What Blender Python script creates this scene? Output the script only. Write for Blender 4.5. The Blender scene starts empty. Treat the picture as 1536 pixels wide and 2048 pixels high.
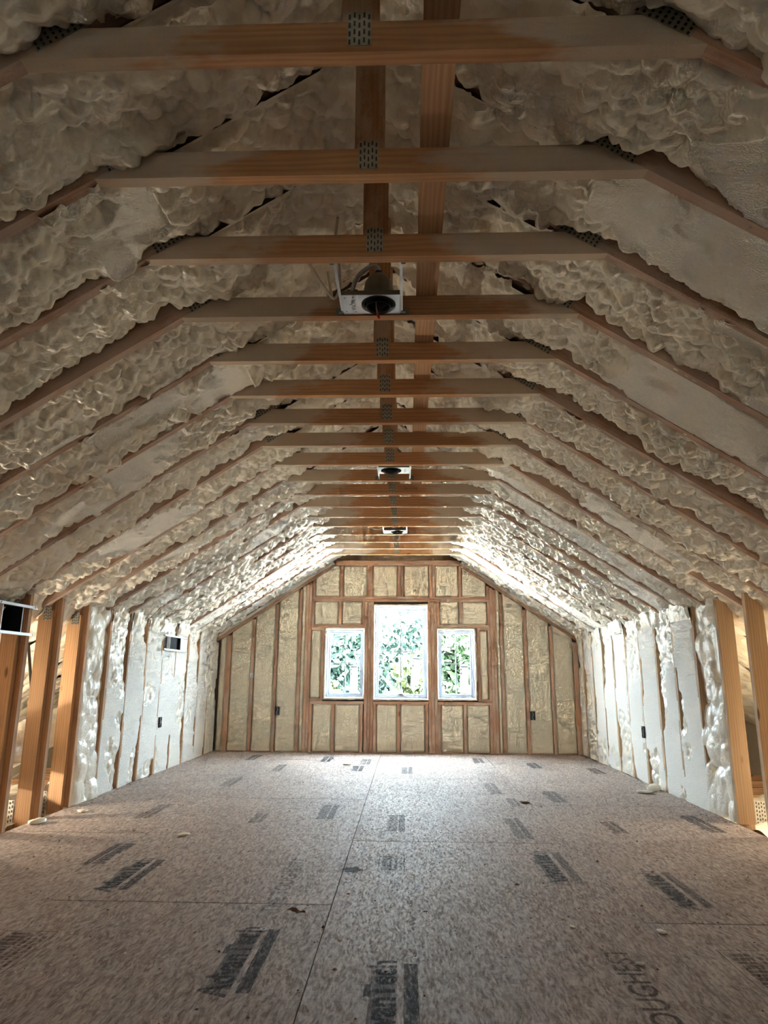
import bpy, bmesh, math, random
import numpy as np
from mathutils import Vector, Matrix

random.seed(7)
scene = bpy.context.scene
COL = scene.collection

# ------------------------------------------------------------------ camera
F_PX = 1368.8
PITCH, YAW, ROLL = 0.2347, -0.0328, 0.0061
CAM_Z = 0.907
cam_d = bpy.data.cameras.new('camera')
cam = bpy.data.objects.new('camera', cam_d)
COL.objects.link(cam)
cam_d.sensor_fit = 'VERTICAL'
cam_d.sensor_height = 24.0
cam_d.lens = F_PX / 2048.0 * 24.0
cam_d.clip_start = 0.05
cam_d.clip_end = 300
fw = Vector((math.sin(YAW) * math.cos(PITCH), math.cos(YAW) * math.cos(PITCH), math.sin(PITCH)))
rt = Vector((math.cos(YAW), -math.sin(YAW), 0))
up = rt.cross(fw)
r2 = rt * math.cos(ROLL) + up * math.sin(ROLL)
u2 = up * math.cos(ROLL) - rt * math.sin(ROLL)
M = Matrix((r2, u2, -fw)).transposed().to_4x4()
M.translation = Vector((0, 0, CAM_Z))
cam.matrix_world = M
scene.camera = cam

# ------------------------------------------------------------------ world and exposure
SKY_STRENGTH = 4.0
world = bpy.data.worlds.new('sky')
scene.world = world
world.use_nodes = True
bg = world.node_tree.nodes['Background']
bg.inputs['Color'].default_value = (0.70, 0.87, 1.0, 1)
bg.inputs['Strength'].default_value = SKY_STRENGTH

# high sun over the left of the house: lights the ground and trees outside, never enters the far windows
sun_d = bpy.data.lights.new('sun', 'SUN')
sun_d.energy = 24.0
sun_d.angle = 0.01
sun_d.color = (1.0, 0.96, 0.90)
sun = bpy.data.objects.new('sun', sun_d)
COL.objects.link(sun)
sun.rotation_euler = Vector((0.70, 0.02, -0.80)).to_track_quat('-Z', 'Y').to_euler()

vs = scene.view_settings
vs.view_transform = 'Standard'
vs.look = 'None'
vs.exposure = 4.08
vs.gamma = 1.0
vs.use_curve_mapping = False
cy = scene.cycles
cy.max_bounces = 7
cy.diffuse_bounces = 6
cy.glossy_bounces = 2
cy.transparent_max_bounces = 16
cy.sample_clamp_indirect = 8.0
cy.caustics_reflective = False
cy.caustics_refractive = False
cy.use_adaptive_sampling = True
cy.adaptive_threshold = 0.08
cy.adaptive_min_samples = 12
cy.use_denoising = True
try:
    cy.denoiser = 'OPENIMAGEDENOISE'
    cy.denoising_input_passes = 'RGB_ALBEDO_NORMAL'
except Exception:
    pass

# ------------------------------------------------------------------ room dimensions (metres)
S16 = 0.4064                      # sixteen inches on centre
Y1 = 1.338                        # centre of the first truss in view
N_TRUSS = 18
K_MIN = -8                        # trusses go on behind the camera
def ty(k): return Y1 + k * S16
YG = 8.690                        # inner face of the far gable
YB = ty(K_MIN) - 0.40             # inner face of the back gable
XC = -0.111                       # ridge line
XL, XR = -2.361, 2.114            # knee wall faces
ZT = 2.342                        # underside of collar ties
HT = 0.815                        # half length of ties
SL = 0.653                        # roof slope
ANG = math.atan(SL)
CA, SA = math.cos(ANG), math.sin(ANG)
RD = 0.140                        # rafter depth
TH = 0.038                        # lumber thickness
EAVE = 3.75
G = 0.989                         # gable measurements below are scaled by this
def zr(dx): return ZT - SL * (abs(dx) - HT)
RIDGE_Z = zr(0)

def portal(name, x0, x1, z0, z1, y, into):
    l = bpy.data.lights.new(name, 'AREA')
    l.shape = 'RECTANGLE'
    l.size = x1 - x0
    l.size_y = z1 - z0
    o = bpy.data.objects.new(name, l)
    COL.objects.link(o)
    o.location = ((x0 + x1) / 2, y, (z0 + z1) / 2)
    o.rotation_euler = (math.radians(-90 if into < 0 else 90), 0, 0)
    l.cycles.is_portal = True
    return o
WIN = [(-0.998, -0.525, 0.654, 1.486), (-0.385, 0.274, 0.646, 1.778), (0.414, 0.866, 0.650, 1.484)]
WIN = [(a * G - 0.01, b * G - 0.01, c * G, d * G) for a, b, c, d in WIN]
FILL_WIN = [(-0.27, 0.08, 1.12, 1.55)]  # unseen back wall opening, added to let in fill light from behind
for w in WIN:
    portal('window_portal', w[0], w[1], w[2], w[3], YG + 0.16, -1)
for w in FILL_WIN:
    portal('window_portal', w[0], w[1], w[2], w[3], YB - 0.16, 1)

# ------------------------------------------------------------------ helpers
def empty(name, loc=(0, 0, 0), rot=(0, 0, 0), parent=None):
    o = bpy.data.objects.new(name, None)
    COL.objects.link(o)
    o.location = loc
    o.rotation_euler = rot
    o.empty_display_size = 0.05
    if parent: o.parent = parent
    return o

def tag(o, label=None, cat=None, group=None, kind=None):
    if label: o['label'] = label
    if cat: o['category'] = cat
    if group: o['group'] = group
    if kind: o['kind'] = kind
    return o

def mesh_obj(name, verts, faces, mats, parent=None, smooth=False, midx=None):
    me = bpy.data.meshes.new(name)
    me.from_pydata([tuple(v) for v in verts], [], faces)
    for m in (mats if isinstance(mats, (list, tuple)) else [mats]):
        me.materials.append(m)
    if midx is not None:
        me.polygons.foreach_set('material_index', midx)
    if smooth:
        me.polygons.foreach_set('use_smooth', [True] * len(me.polygons))
    me.update()
    o = bpy.data.objects.new(name, me)
    COL.objects.link(o)
    if parent: o.parent = parent
    return o

class MB:
    """collects simple solids into one mesh"""
    def __init__(self):
        self.v, self.f, self.m = [], [], []
    def add(self, verts, faces, mi=0):
        b = len(self.v)
        self.v += [tuple(v) for v in verts]
        self.f += [tuple(i + b for i in f) for f in faces]
        self.m += [mi] * len(faces)
        return self
    def box(self, a, b, mi=0):
        x0, y0, z0 = a; x1, y1, z1 = b
        v = [(x0, y0, z0), (x1, y0, z0), (x1, y1, z0), (x0, y1, z0), (x0, y0, z1), (x1, y0, z1), (x1, y1, z1), (x0, y1, z1)]
        f = [(0, 3, 2, 1), (4, 5, 6, 7), (0, 1, 5, 4), (1, 2, 6, 5), (2, 3, 7, 6), (3, 0, 4, 7)]
        return self.add(v, f, mi)
    def prism(self, poly, y0, y1, mi=0):
        """poly in xz (counter-clockwise seen from -y), extruded along y"""
        n = len(poly)
        v = [(x, y0, z) for x, z in poly] + [(x, y1, z) for x, z in poly]
        f = [tuple(range(n)), tuple(range(2 * n - 1, n - 1, -1))]
        f += [(i, i + n, (i + 1) % n + n, (i + 1) % n) for i in range(n)]
        return self.add(v, f, mi)
    def lathe(self, prof, centre=(0, 0, 0), n=24, mi=0, caps=False):
        v, f = [], []
        cx, cy_, cz = centre
        for r, z in prof:
            for i in range(n):
                a = 2 * math.pi * i / n
                v.append((cx + r * math.cos(a), cy_ + r * math.sin(a), cz + z))
        for j in range(len(prof) - 1):
            for i in range(n):
                k = (i + 1) % n
                f.append((j * n + i, j * n + k, (j + 1) * n + k, (j + 1) * n + i))
        if caps:
            f.append(tuple(range(n - 1, -1, -1)))
            f.append(tuple(range((len(prof) - 1) * n, len(prof) * n)))
        return self.add(v, f, mi)
    def tube(self, pts, r, n=8, mi=0):
        pts = [Vector(p) for p in pts]
        v, f = [], []
        ref = Vector((0.13, 0.31, 0.94))
        for i, p in enumerate(pts):
            d = (pts[min(i + 1, len(pts) - 1)] - pts[max(i - 1, 0)]).normalized()
            a = d.cross(ref)
            if a.length < 1e-4: a = d.cross(Vector((1, 0, 0)))
            a.normalize()
            b = d.cross(a)
            rr = r[i] if isinstance(r, (list, tuple)) else r
            for k in range(n):
                t = 2 * math.pi * k / n
                v.append(p + (a * math.cos(t) + b * math.sin(t)) * rr)
        for i in range(len(pts) - 1):
            for k in range(n):
                k2 = (k + 1) % n
                f.append((i * n + k, i * n + k2, (i + 1) * n + k2, (i + 1) * n + k))
        f.append(tuple(range(n - 1, -1, -1)))
        f.append(tuple(range((len(pts) - 1) * n, len(pts) * n)))
        return self.add(v, f, mi)
    def build(self, name, mats, parent=None, smooth=False, flip=False):
        o = mesh_obj(name, self.v, self.f, mats, parent, smooth, self.m)
        bm = bmesh.new(); bm.from_mesh(o.data)
        bmesh.ops.recalc_face_normals(bm, faces=bm.faces)
        bm.to_mesh(o.data); bm.free()
        return o

def smooth_path(pts, n=6):
    pts = [Vector(p) for p in pts]
    out = []
    P = [pts[0]] + pts + [pts[-1]]
    for i in range(1, len(P) - 2):
        for t in range(n):
            s = t / n
            p0, p1, p2, p3 = P[i - 1], P[i], P[i + 1], P[i + 2]
            out.append(0.5 * ((2 * p1) + (p2 - p0) * s + (2 * p0 - 5 * p1 + 4 * p2 - p3) * s * s + (3 * p1 - p0 - 3 * p2 + p3) * s ** 3))
    out.append(pts[-1])
    return out

def copy_tree(o, parent=None):
    c = o.copy()
    COL.objects.link(c)
    c.parent = parent
    for ch in o.children:
        copy_tree(ch, c)
    return c

# ------------------------------------------------------------------ materials
class NT:
    def __init__(self, name):
        self.mat = bpy.data.materials.new(name)
        self.mat.use_nodes = True
        self.t = self.mat.node_tree
        self.b = self.t.nodes['Principled BSDF']
    def n(self, typ, **kw):
        nd = self.t.nodes.new(typ)
        for k, v in kw.items():
            if k.startswith('i_'):
                nd.inputs[k[2:].replace('_', ' ')].default_value = v
            else:
                setattr(nd, k, v)
        return nd
    def l(self, a, b): self.t.links.new(a, b)
    def math(self, op, a, b=None, c=None, clamp=False):
        nd = self.n('ShaderNodeMath', operation=op, use_clamp=clamp)
        for i, x in enumerate((a, b, c)):
            if x is None: continue
            if isinstance(x, (int, float)): nd.inputs[i].default_value = x
            else: self.l(x, nd.inputs[i])
        return nd.outputs[0]
    def mix(self, fac, a, b):
        nd = self.n('ShaderNodeMix', data_type='RGBA')
        for sock, x in ((nd.inputs[0], fac), (nd.inputs[6], a), (nd.inputs[7], b)):
            if isinstance(x, (int, float)): sock.default_value = x
            elif isinstance(x, tuple): sock.default_value = (*x, 1)
            else: self.l(x, sock)
        return nd.outputs[2]
    def ramp(self, fac, stops):
        nd = self.n('ShaderNodeValToRGB')
        e = nd.color_ramp.elements
        while len(e) < len(stops): e.new(0.5)
        for i, (p, c) in enumerate(stops):
            e[i].position = p
            e[i].color = (*c, 1) if isinstance(c, tuple) else (c, c, c, 1)
        self.l(fac, nd.inputs[0])
        return nd.outputs[0]
    def smooth(self, x, lo, hi):
        nd = self.n('ShaderNodeMapRange', interpolation_type='SMOOTHSTEP')
        nd.inputs['From Min'].default_value = lo
        nd.inputs['From Max'].default_value = hi
        self.l(x, nd.inputs['Value'])
        return nd.outputs[0]
    def noise(self, vec, scale, detail=3, rough=0.5):
        nd = self.n('ShaderNodeTexNoise')
        nd.inputs['Scale'].default_value = scale
        nd.inputs['Detail'].default_value = detail
        nd.inputs['Roughness'].default_value = rough
        if vec is not None: self.l(vec, nd.inputs['Vector'])
        return nd.outputs['Fac']
    def vscale(self, vec, s, rot=(0, 0, 0), loc=(0, 0, 0)):
        nd = self.n('ShaderNodeMapping')
        nd.inputs['Scale'].default_value = s
        nd.inputs['Rotation'].default_value = rot
        nd.inputs['Location'].default_value = loc
        self.l(vec, nd.inputs['Vector'])
        return nd.outputs[0]
    def bump(self, h, strength=0.3, dist=0.01):
        nd = self.n('ShaderNodeBump')
        nd.inputs['Strength'].default_value = strength
        nd.inputs['Distance'].default_value = dist
        self.l(h, nd.inputs['Height'])
        self.l(nd.outputs[0], self.b.inputs['Normal'])
    def base(self, c):
        if isinstance(c, tuple): self.b.inputs['Base Color'].default_value = (*c, 1)
        else: self.l(c, self.b.inputs['Base Color'])
        return self
    def set(self, rough=None, metal=None, spec=None):
        if rough is not None:
            if isinstance(rough, (int, float)): self.b.inputs['Roughness'].default_value = rough
            else: self.l(rough, self.b.inputs['Roughness'])
        if metal is not None: self.b.inputs['Metallic'].default_value = metal
        if spec is not None: self.b.inputs['Specular IOR Level'].default_value = spec
        return self

def mat_plain(name, col, rough=0.5, metal=0.0, var=0.12, scale=9):
    m = NT(name)
    tc = m.n('ShaderNodeTexCoord').outputs['Object']
    nz = m.noise(tc, scale, 4)
    dk = tuple(c * (1 - var) for c in col)
    lt = tuple(min(1, c * (1 + var)) for c in col)
    m.base(m.ramp(nz, [(0.3, dk), (0.7, lt)]))
    m.set(rough, metal)
    return m.mat

def mat_wood(name, dark, light, dust=(0.60, 0.51, 0.41), mode='none', amount=0.5):
    m = NT(name)
    tc = m.n('ShaderNodeTexCoord').outputs['Object']
    rnd = m.n('ShaderNodeObjectInfo').outputs['Random']
    off = m.math('MULTIPLY', rnd, 37.0)
    cmb = m.n('ShaderNodeCombineXYZ')
    m.l(off, cmb.inputs[0])
    m.l(m.math('MULTIPLY', rnd, 0.31), cmb.inputs[1])
    m.l(m.math('MULTIPLY', rnd, 0.17), cmb.inputs[2])
    add = m.n('ShaderNodeVectorMath', operation='ADD')
    m.l(tc, add.inputs[0]); m.l(cmb.outputs[0], add.inputs[1])
    p = add.outputs[0]
    wv = m.n('ShaderNodeTexWave', wave_type='RINGS', rings_direction='X')
    wv.inputs['Scale'].default_value = 22
    wv.inputs['Distortion'].default_value = 5.0
    wv.inputs['Detail'].default_value = 2.5
    wv.inputs['Detail Scale'].default_value = 1.2
    m.l(m.vscale(p, (0.10, 1, 1)), wv.inputs['Vector'])
    fine = m.noise(m.vscale(p, (2.5, 90, 90)), 1.0, 3)
    tone = m.noise(m.vscale(p, (0.8, 6, 6)), 1.0, 2)
    f = m.math('ADD', m.math('MULTIPLY', wv.outputs['Fac'], 0.26), m.math('MULTIPLY', fine, 0.45))
    f = m.math('ADD', f, m.math('MULTIPLY', m.math('SUBTRACT', tone, 0.5), 0.8))
    col = m.ramp(f, [(0.12, light), (0.75, dark)])
    # board to board tint
    tint = m.n('ShaderNodeHueSaturation')
    m.l(m.math('ADD', m.math('MULTIPLY', rnd, 0.35), 0.82), tint.inputs['Value'])
    m.l(col, tint.inputs['Color'])
    col = tint.outputs[0]
    # knots
    vo = m.n('ShaderNodeTexVoronoi')
    vo.inputs['Scale'].default_value = 1.0
    m.l(m.vscale(p, (2.2, 7, 7)), vo.inputs['Vector'])
    kn = m.math('SUBTRACT', 1.0, m.smooth(vo.outputs['Distance'], 0.05, 0.11))
    col = m.mix(m.math('MULTIPLY', kn, 0.8), col, (0.09, 0.035, 0.018))
    h = f
    if mode != 'none':
        sx = m.n('ShaderNodeSeparateXYZ'); m.l(tc, sx.inputs[0])
        big = m.noise(m.vscale(p, (3.0, 9, 9)), 1.0, 4, 0.65)
        spk = m.noise(p, 260, 2, 0.6)
        if mode == 'ends':          # overspray reaching in from the tie's ends
            ax = m.math('ABSOLUTE', m.math('ADD', sx.outputs[0], m.math('MULTIPLY', m.math('SUBTRACT', rnd, 0.5), 0.25)))
            zz = m.math('MULTIPLY', sx.outputs[2], 1.5)
            base = m.math('ADD', m.math('ADD', ax, zz), m.math('MULTIPLY', m.math('SUBTRACT', big, 0.5), 0.9))
            d = m.smooth(base, 0.34, 0.56)
        else:                       # patchy dust everywhere
            d = m.smooth(m.math('ADD', big, m.math('MULTIPLY', spk, 0.25)), 0.62 - 0.3 * amount, 0.86 - 0.3 * amount)
        d = m.math('MULTIPLY', d, m.math('ADD', 0.55, m.math('MULTIPLY', spk, 0.55)), clamp=True)
        col = m.mix(m.math('MULTIPLY', d, min(1.0, amount + 0.35)), col, dust)
        h = m.math('ADD', f, m.math('MULTIPLY', m.math('MULTIPLY', d, spk), 3.0))
    m.base(col)
    m.set(0.62, 0, 0.3)
    return m.mat

def mat_foam(name='foam', skin=(0.86, 0.815, 0.715), cut=(0.88, 0.86, 0.81)):
    m = NT(name)
    tc = m.n('ShaderNodeTexCoord').outputs['Object']
    at = m.n('ShaderNodeAttribute', attribute_name='shaved')
    sh = at.outputs['Fac']
    nz = m.noise(tc, 5, 1)
    fine = m.noise(tc, 170, 1, 0.65)
    med = m.noise(tc, 70, 1, 0.6)
    c1 = m.mix(nz, tuple(c * 0.93 for c in skin), tuple(min(1, c * 1.05) for c in skin))
    stain = m.smooth(nz, 0.60, 0.80)
    c1 = m.mix(m.math('MULTIPLY', stain, 0.25), c1, (0.76, 0.64, 0.43))
    c2 = m.mix(med, tuple(c * 0.93 for c in cut), tuple(min(1, c * 1.06) for c in cut))
    m.base(m.mix(sh, c1, c2))
    m.set(m.math('ADD', 0.30, m.math('MULTIPLY', sh, 0.42)), 0, 0.5)
    hgt = m.math('ADD', m.math('MULTIPLY', fine, m.math('ADD', 0.15, m.math('MULTIPLY', sh, 1.8))), m.math('MULTIPLY', med, 0.7))
    m.bump(hgt, 0.7, 0.005)
    return m.mat

def mat_osb():
    m = NT('osb')
    tc = m.n('ShaderNodeTexCoord').outputs['Object']
    rnd = m.n('ShaderNodeObjectInfo').outputs['Random']
    cmb = m.n('ShaderNodeCombineXYZ')
    m.l(m.math('MULTIPLY', rnd, 19.0), cmb.inputs[0]); m.l(m.math('MULTIPLY', rnd, 43.0), cmb.inputs[1])
    add = m.n('ShaderNodeVectorMath', operation='ADD')
    m.l(tc, add.inputs[0]); m.l(cmb.outputs[0], add.inputs[1])
    p = add.outputs[0]
    wob = m.n('ShaderNodeTexNoise'); wob.inputs['Scale'].default_value = 6
    m.l(p, wob.inputs['Vector'])
    mixv = m.n('ShaderNodeVectorMath', operation='MULTIPLY_ADD')
    m.l(wob.outputs['Color'], mixv.inputs[0]); mixv.inputs[1].default_value = (0.05, 0.05, 0); m.l(p, mixv.inputs[2])
    q = mixv.outputs[0]
    vals = []
    for i, (rot, sx, sy) in enumerate(((0.15, 120, 30), (1.25, 135, 26), (-0.75, 110, 30), (1.75, 150, 36))):
        vo = m.n('ShaderNodeTexVoronoi')
        vo.inputs['Scale'].default_value = 1.0
        vo.inputs['Randomness'].default_value = 1.0
        m.l(m.vscale(q, (sx, sy, 0.001), (0, 0, rot), (i * 3.7, i * 5.1, 0)), vo.inputs['Vector'])
        sp = m.n('ShaderNodeSeparateColor'); m.l(vo.outputs['Color'], sp.inputs[0])
        vals.append((sp.outputs[0], sp.outputs[1]))
    # strands overlie each other: the layer with the highest key wins softly
    tone = m.math('MULTIPLY', m.math('ADD', m.math('ADD', vals[0][0], vals[1][0]), m.math('ADD', vals[2][0], vals[3][0])), 0.25)
    pale = m.smooth(m.math('MAXIMUM', m.math('MULTIPLY', vals[1][1], vals[0][0]), m.math('MULTIPLY', vals[2][1], vals[3][0])), 0.62, 0.92)
    grain = m.noise(m.vscale(q, (25, 120, 1)), 1.0, 3)
    grain2 = m.noise(m.vscale(q, (150, 40, 1)), 1.0, 2)
    blot = m.noise(p, 1.6, 4, 0.6)
    t2 = m.math('ADD', tone, m.math('MULTIPLY', m.math('SUBTRACT', grain, 0.5), 0.35))
    t2 = m.math('ADD', t2, m.math('MULTIPLY', m.math('SUBTRACT', grain2, 0.5), 0.25))
    t2 = m.math('ADD', t2, m.math('MULTIPLY', m.math('SUBTRACT', blot, 0.5), 0.35))
    col = m.ramp(t2, [(0.18, (0.235, 0.178, 0.152)), (0.50, (0.42, 0.343, 0.305)), (0.85, (0.62, 0.53, 0.485))])
    col = m.mix(m.math('MULTIPLY', pale, 0.55), col, (0.62, 0.54, 0.47))
    speck = m.noise(p, 170, 2, 0.7)
    col = m.mix(m.math('MULTIPLY', m.math('SUBTRACT', 1.0, m.smooth(speck, 0.26, 0.34)), 0.6), col, (0.10, 0.065, 0.045))
    m.base(col)
    m.set(m.ramp(t2, [(0.2, 0.80), (0.8, 0.58)]), 0, 0.12)
    return m.mat

PINE_D, PINE_L = (0.33, 0.145, 0.062), (0.58, 0.315, 0.150)
M_TIE = mat_wood('pine_tie', PINE_D, PINE_L, mode='ends', amount=0.7)
M_RAFTER = mat_wood('pine_rafter', (0.30, 0.15, 0.085), (0.50, 0.29, 0.185), dust=(0.56, 0.43, 0.36), mode='patch', amount=0.6)
M_POST = mat_wood('pine_post', PINE_D, PINE_L, mode='patch', amount=0.35)
M_STUD = mat_wood('pine_stud', (0.33, 0.165, 0.080), (0.58, 0.35, 0.185), mode='none')
M_STUD2 = mat_wood('pine_stud_pale', (0.40, 0.25, 0.135), (0.60, 0.41, 0.24), mode='none')
M_GSTUD = mat_wood('pine_gable', (0.37, 0.175, 0.10), (0.58, 0.33, 0.20), dust=(0.62, 0.52, 0.42), mode='patch', amount=0.3)
M_BRACE = mat_wood('pine_brace', (0.40, 0.21, 0.11), (0.62, 0.39, 0.235), mode='none')
M_FOAM = mat_foam()
M_FOAM_TAN = mat_foam('foam_tan', (0.79, 0.70, 0.53), (0.81, 0.72, 0.56))
M_OSB = mat_osb()
M_PLATE = mat_plain('galvanised_plate', (0.40, 0.38, 0.32), 0.5, 0.3, 0.15, 30)
M_PLATE_L = mat_plain('galvanised_plate_clean', (0.78, 0.75, 0.68), 0.5, 0.3, 0.06, 30)
M_SLOT = mat_plain('punched_slot', (0.045, 0.04, 0.032), 0.7)
M_STEEL = mat_plain('bright_steel', (0.58, 0.60, 0.64), 0.38, 0.45, 0.05)
M_DULL = mat_plain('dull_steel', (0.20, 0.185, 0.15), 0.5, 0.6, 0.15)
M_BLACK = mat_plain('black_metal', (0.018, 0.018, 0.02), 0.45)
M_HOLE = mat_plain('duct_interior', (0.006, 0.006, 0.007), 0.8)
M_CABLE = mat_plain('cable_sheath', (0.72, 0.66, 0.54), 0.45)
M_RED = mat_plain('red_wire_nut', (0.65, 0.07, 0.03), 0.4)
M_VINYL = mat_plain('white_vinyl', (0.52, 0.57, 0.64), 0.35, 0, 0.03)
M_PAPER = mat_plain('paper_label', (0.80, 0.82, 0.82), 0.7, 0, 0.03)
M_PRINT = mat_plain('dark_print', (0.08, 0.10, 0.13), 0.7)
M_INK = mat_plain('blue_black_ink', (0.085, 0.095, 0.115), 0.5, 0, 0.5, 60)
M_SHEATH = mat_plain('wall_sheathing', (0.42, 0.31, 0.21), 0.7, 0, 0.15, 20)
M_BOXBLUE = mat_plain('dark_outlet_box', (0.03, 0.035, 0.045), 0.4)
M_STRAP = mat_plain('black_strap', (0.02, 0.02, 0.022), 0.6)
M_LEAFDRY = mat_plain('dry_leaf', (0.16, 0.07, 0.03), 0.7)
M_BARK = mat_plain('bark', (0.015, 0.013, 0.011), 0.9, 0, 0.3)
M_GRASS = mat_plain('dry_ground', (0.56, 0.54, 0.48), 0.9, 0, 0.2, 3)
M_INSUL = mat_plain('pale_insulation', (0.78, 0.74, 0.64), 0.8, 0, 0.08, 12)

M_PAPER.node_tree.nodes['Principled BSDF'].inputs['Alpha'].default_value = 0.45
def mat_ink_faded(name, alpha, col=(0.075, 0.085, 0.105)):
    m = NT(name)
    tc = m.n('ShaderNodeTexCoord').outputs['Object']
    nz = m.noise(m.vscale(tc, (30, 110, 1)), 1.0, 4, 0.7)
    a = m.math('MULTIPLY', m.smooth(nz, 0.30, 0.55), alpha)
    m.base(col)
    m.set(0.85, 0, 0.08)
    m.l(a, m.b.inputs['Alpha'])
    return m.mat
M_INK1 = mat_ink_faded('stamp_ink_dark', 0.66)
M_INK2 = mat_ink_faded('stamp_ink_worn', 0.45, (0.085, 0.10, 0.12))
M_INK3 = mat_ink_faded('stamp_ink_grey', 0.60, (0.10, 0.08, 0.075))

def mat_glass():
    m = NT('window_glass')
    t = m.t
    out = t.nodes['Material Output']
    tr = m.n('ShaderNodeBsdfTransparent'); tr.inputs[0].default_value = (0.94, 0.98, 0.98, 1)
    gl = m.n('ShaderNodeBsdfGlossy'); gl.inputs['Roughness'].default_value = 0.02
    fr = m.n('ShaderNodeFresnel'); fr.inputs[0].default_value = 1.45
    mx = m.n('ShaderNodeMixShader')
    m.l(fr.outputs[0], mx.inputs[0]); m.l(tr.outputs[0], mx.inputs[1]); m.l(gl.outputs[0], mx.inputs[2])
    m.l(mx.outputs[0], out.inputs['Surface'])
    return m.mat
M_GLASS = mat_glass()

def mat_leaf(name, a, b):
    m = NT(name)
    tc = m.n('ShaderNodeTexCoord').outputs['Object']
    nz = m.noise(tc, 2.2, 4, 0.7)
    m.base(m.ramp(nz, [(0.3, a), (0.7, b)]))
    m.set(0.6)
    m.b.inputs['Transmission Weight'].default_value = 0.0
    return m.mat
M_LEAF = [mat_leaf('leaf_green', (0.008, 0.022, 0.006), (0.022, 0.045, 0.012)),
          mat_leaf('leaf_blue_green', (0.007, 0.022, 0.014), (0.017, 0.042, 0.028)),
          mat_leaf('leaf_yellow_green', (0.018, 0.030, 0.007), (0.045, 0.058, 0.015)),
          mat_leaf('leaf_autumn', (0.06, 0.035, 0.008), (0.10, 0.065, 0.014))]

def mat_foil():
    m = NT('silver_foil')
    tc = m.n('ShaderNodeTexCoord').outputs['Object']
    nz = m.noise(m.vscale(tc, (14, 60, 14)), 1.0, 4, 0.7)
    m.base((0.80, 0.79, 0.77)); m.set(0.22, 0.9)
    m.bump(nz, 0.8, 0.02)
    return m.mat
M_FOIL = mat_foil()

# ------------------------------------------------------------------ numpy noise for sprayed foam
def _hash(ix, iy, seed):
    h = (ix.astype(np.int64) * 374761393 + iy.astype(np.int64) * 668265263 + int(seed) * 974634777) & 0xFFFFFFFF
    h = ((h ^ (h >> 13)) * 1274126177) & 0xFFFFFFFF
    h = ((h ^ (h >> 16)) * 2246822519) & 0xFFFFFFFF
    return ((h ^ (h >> 15)) & 0xFFFFFF) / float(0xFFFFFF)

def vnoise(x, y, seed):
    x = np.asarray(x, float); y = np.asarray(y, float)
    x, y = np.broadcast_arrays(x, y)
    ix, iy = np.floor(x), np.floor(y)
    fx, fy = x - ix, y - iy
    fx = fx * fx * (3 - 2 * fx); fy = fy * fy * (3 - 2 * fy)
    a = _hash(ix, iy, seed); b = _hash(ix + 1, iy, seed)
    c = _hash(ix, iy + 1, seed); d = _hash(ix + 1, iy + 1, seed)
    return (a + (b - a) * fx) * (1 - fy) + (c + (d - c) * fx) * fy

def fbm(x, y, seed, o=3):
    s, a, t = 0, 1.0, 0
    for i in range(o):
        s = s + a * vnoise(x * 2 ** i, y * 2 ** i, seed + i * 17); t += a; a *= 0.5
    return s / t

def lobes(x, y, cell, seed, skew=0.5, an=1.15):
    """rounded overlapping blobs with sharp creases, 0..1"""
    wx = x + cell * 0.6 * (vnoise(x / cell * 0.5, y / cell * 0.5, seed + 5) - 0.5)
    wy = y + cell * 0.6 * (vnoise(x / cell * 0.5, y / cell * 0.5, seed + 9) - 0.5)
    gx, gy = wx / cell, wy / cell
    ix, iy = np.floor(gx), np.floor(gy)
    out = np.zeros_like(gx)
    for di in (-1, 0, 1):
        for dj in (-1, 0, 1):
            cx = ix + di; cyy = iy + dj
            jx = cx + 0.15 + 0.7 * _hash(cx, cyy, seed)
            jy = cyy + 0.15 + 0.7 * _hash(cx, cyy, seed + 101)
            am = 0.45 + 0.55 * _hash(cx, cyy, seed + 202)
            rr = 0.70 + 0.35 * _hash(cx, cyy, seed + 303)
            dx = (gx - jx); dy = (gy - jy) * an
            d2 = (dx * dx + dy * dy) / (rr * rr)
            v = am * np.sqrt(np.clip(1 - d2, 0, 1)) * (1 - skew * np.clip(dx / rr, -1, 1) * 0.5)
            out = np.maximum(out, v)
    return out

def sstep(x, a, b):
    t = np.clip((x - a) / (b - a), 0, 1)
    return t * t * (3 - 2 * t)

def grid_mesh(name, P, shaved, parent, mat=None, flip=False):
    """P: (nu,nv,3) world points, one smooth sheet"""
    nu, nv = P.shape[:2]
    idx = np.arange(nu * nv).reshape(nu, nv)
    q = np.stack([idx[:-1, :-1], idx[1:, :-1], idx[1:, 1:], idx[:-1, 1:]], -1).reshape(-1, 4)
    if flip: q = q[:, ::-1]
    me = bpy.data.meshes.new(name)
    me.vertices.add(nu * nv)
    me.vertices.foreach_set('co', P.reshape(-1).astype(np.float32))
    nq = len(q)
    me.loops.add(nq * 4)
    me.loops.foreach_set('vertex_index', q.reshape(-1).astype(np.int32))
    me.polygons.add(nq)
    me.polygons.foreach_set('loop_start', np.arange(0, nq * 4, 4, dtype=np.int32))
    me.polygons.foreach_set('loop_total', np.full(nq, 4, dtype=np.int32))
    me.polygons.foreach_set('use_smooth', np.ones(nq, dtype=bool))
    me.materials.append(mat or M_FOAM)
    at = me.attributes.new('shaved', 'FLOAT', 'POINT')
    at.data.foreach_set('value', shaved.reshape(-1).astype(np.float32))
    me.update(calc_edges=True)
    o = bpy.data.objects.new(name, me)
    COL.objects.link(o)
    if parent: o.parent = parent
    return o

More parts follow.
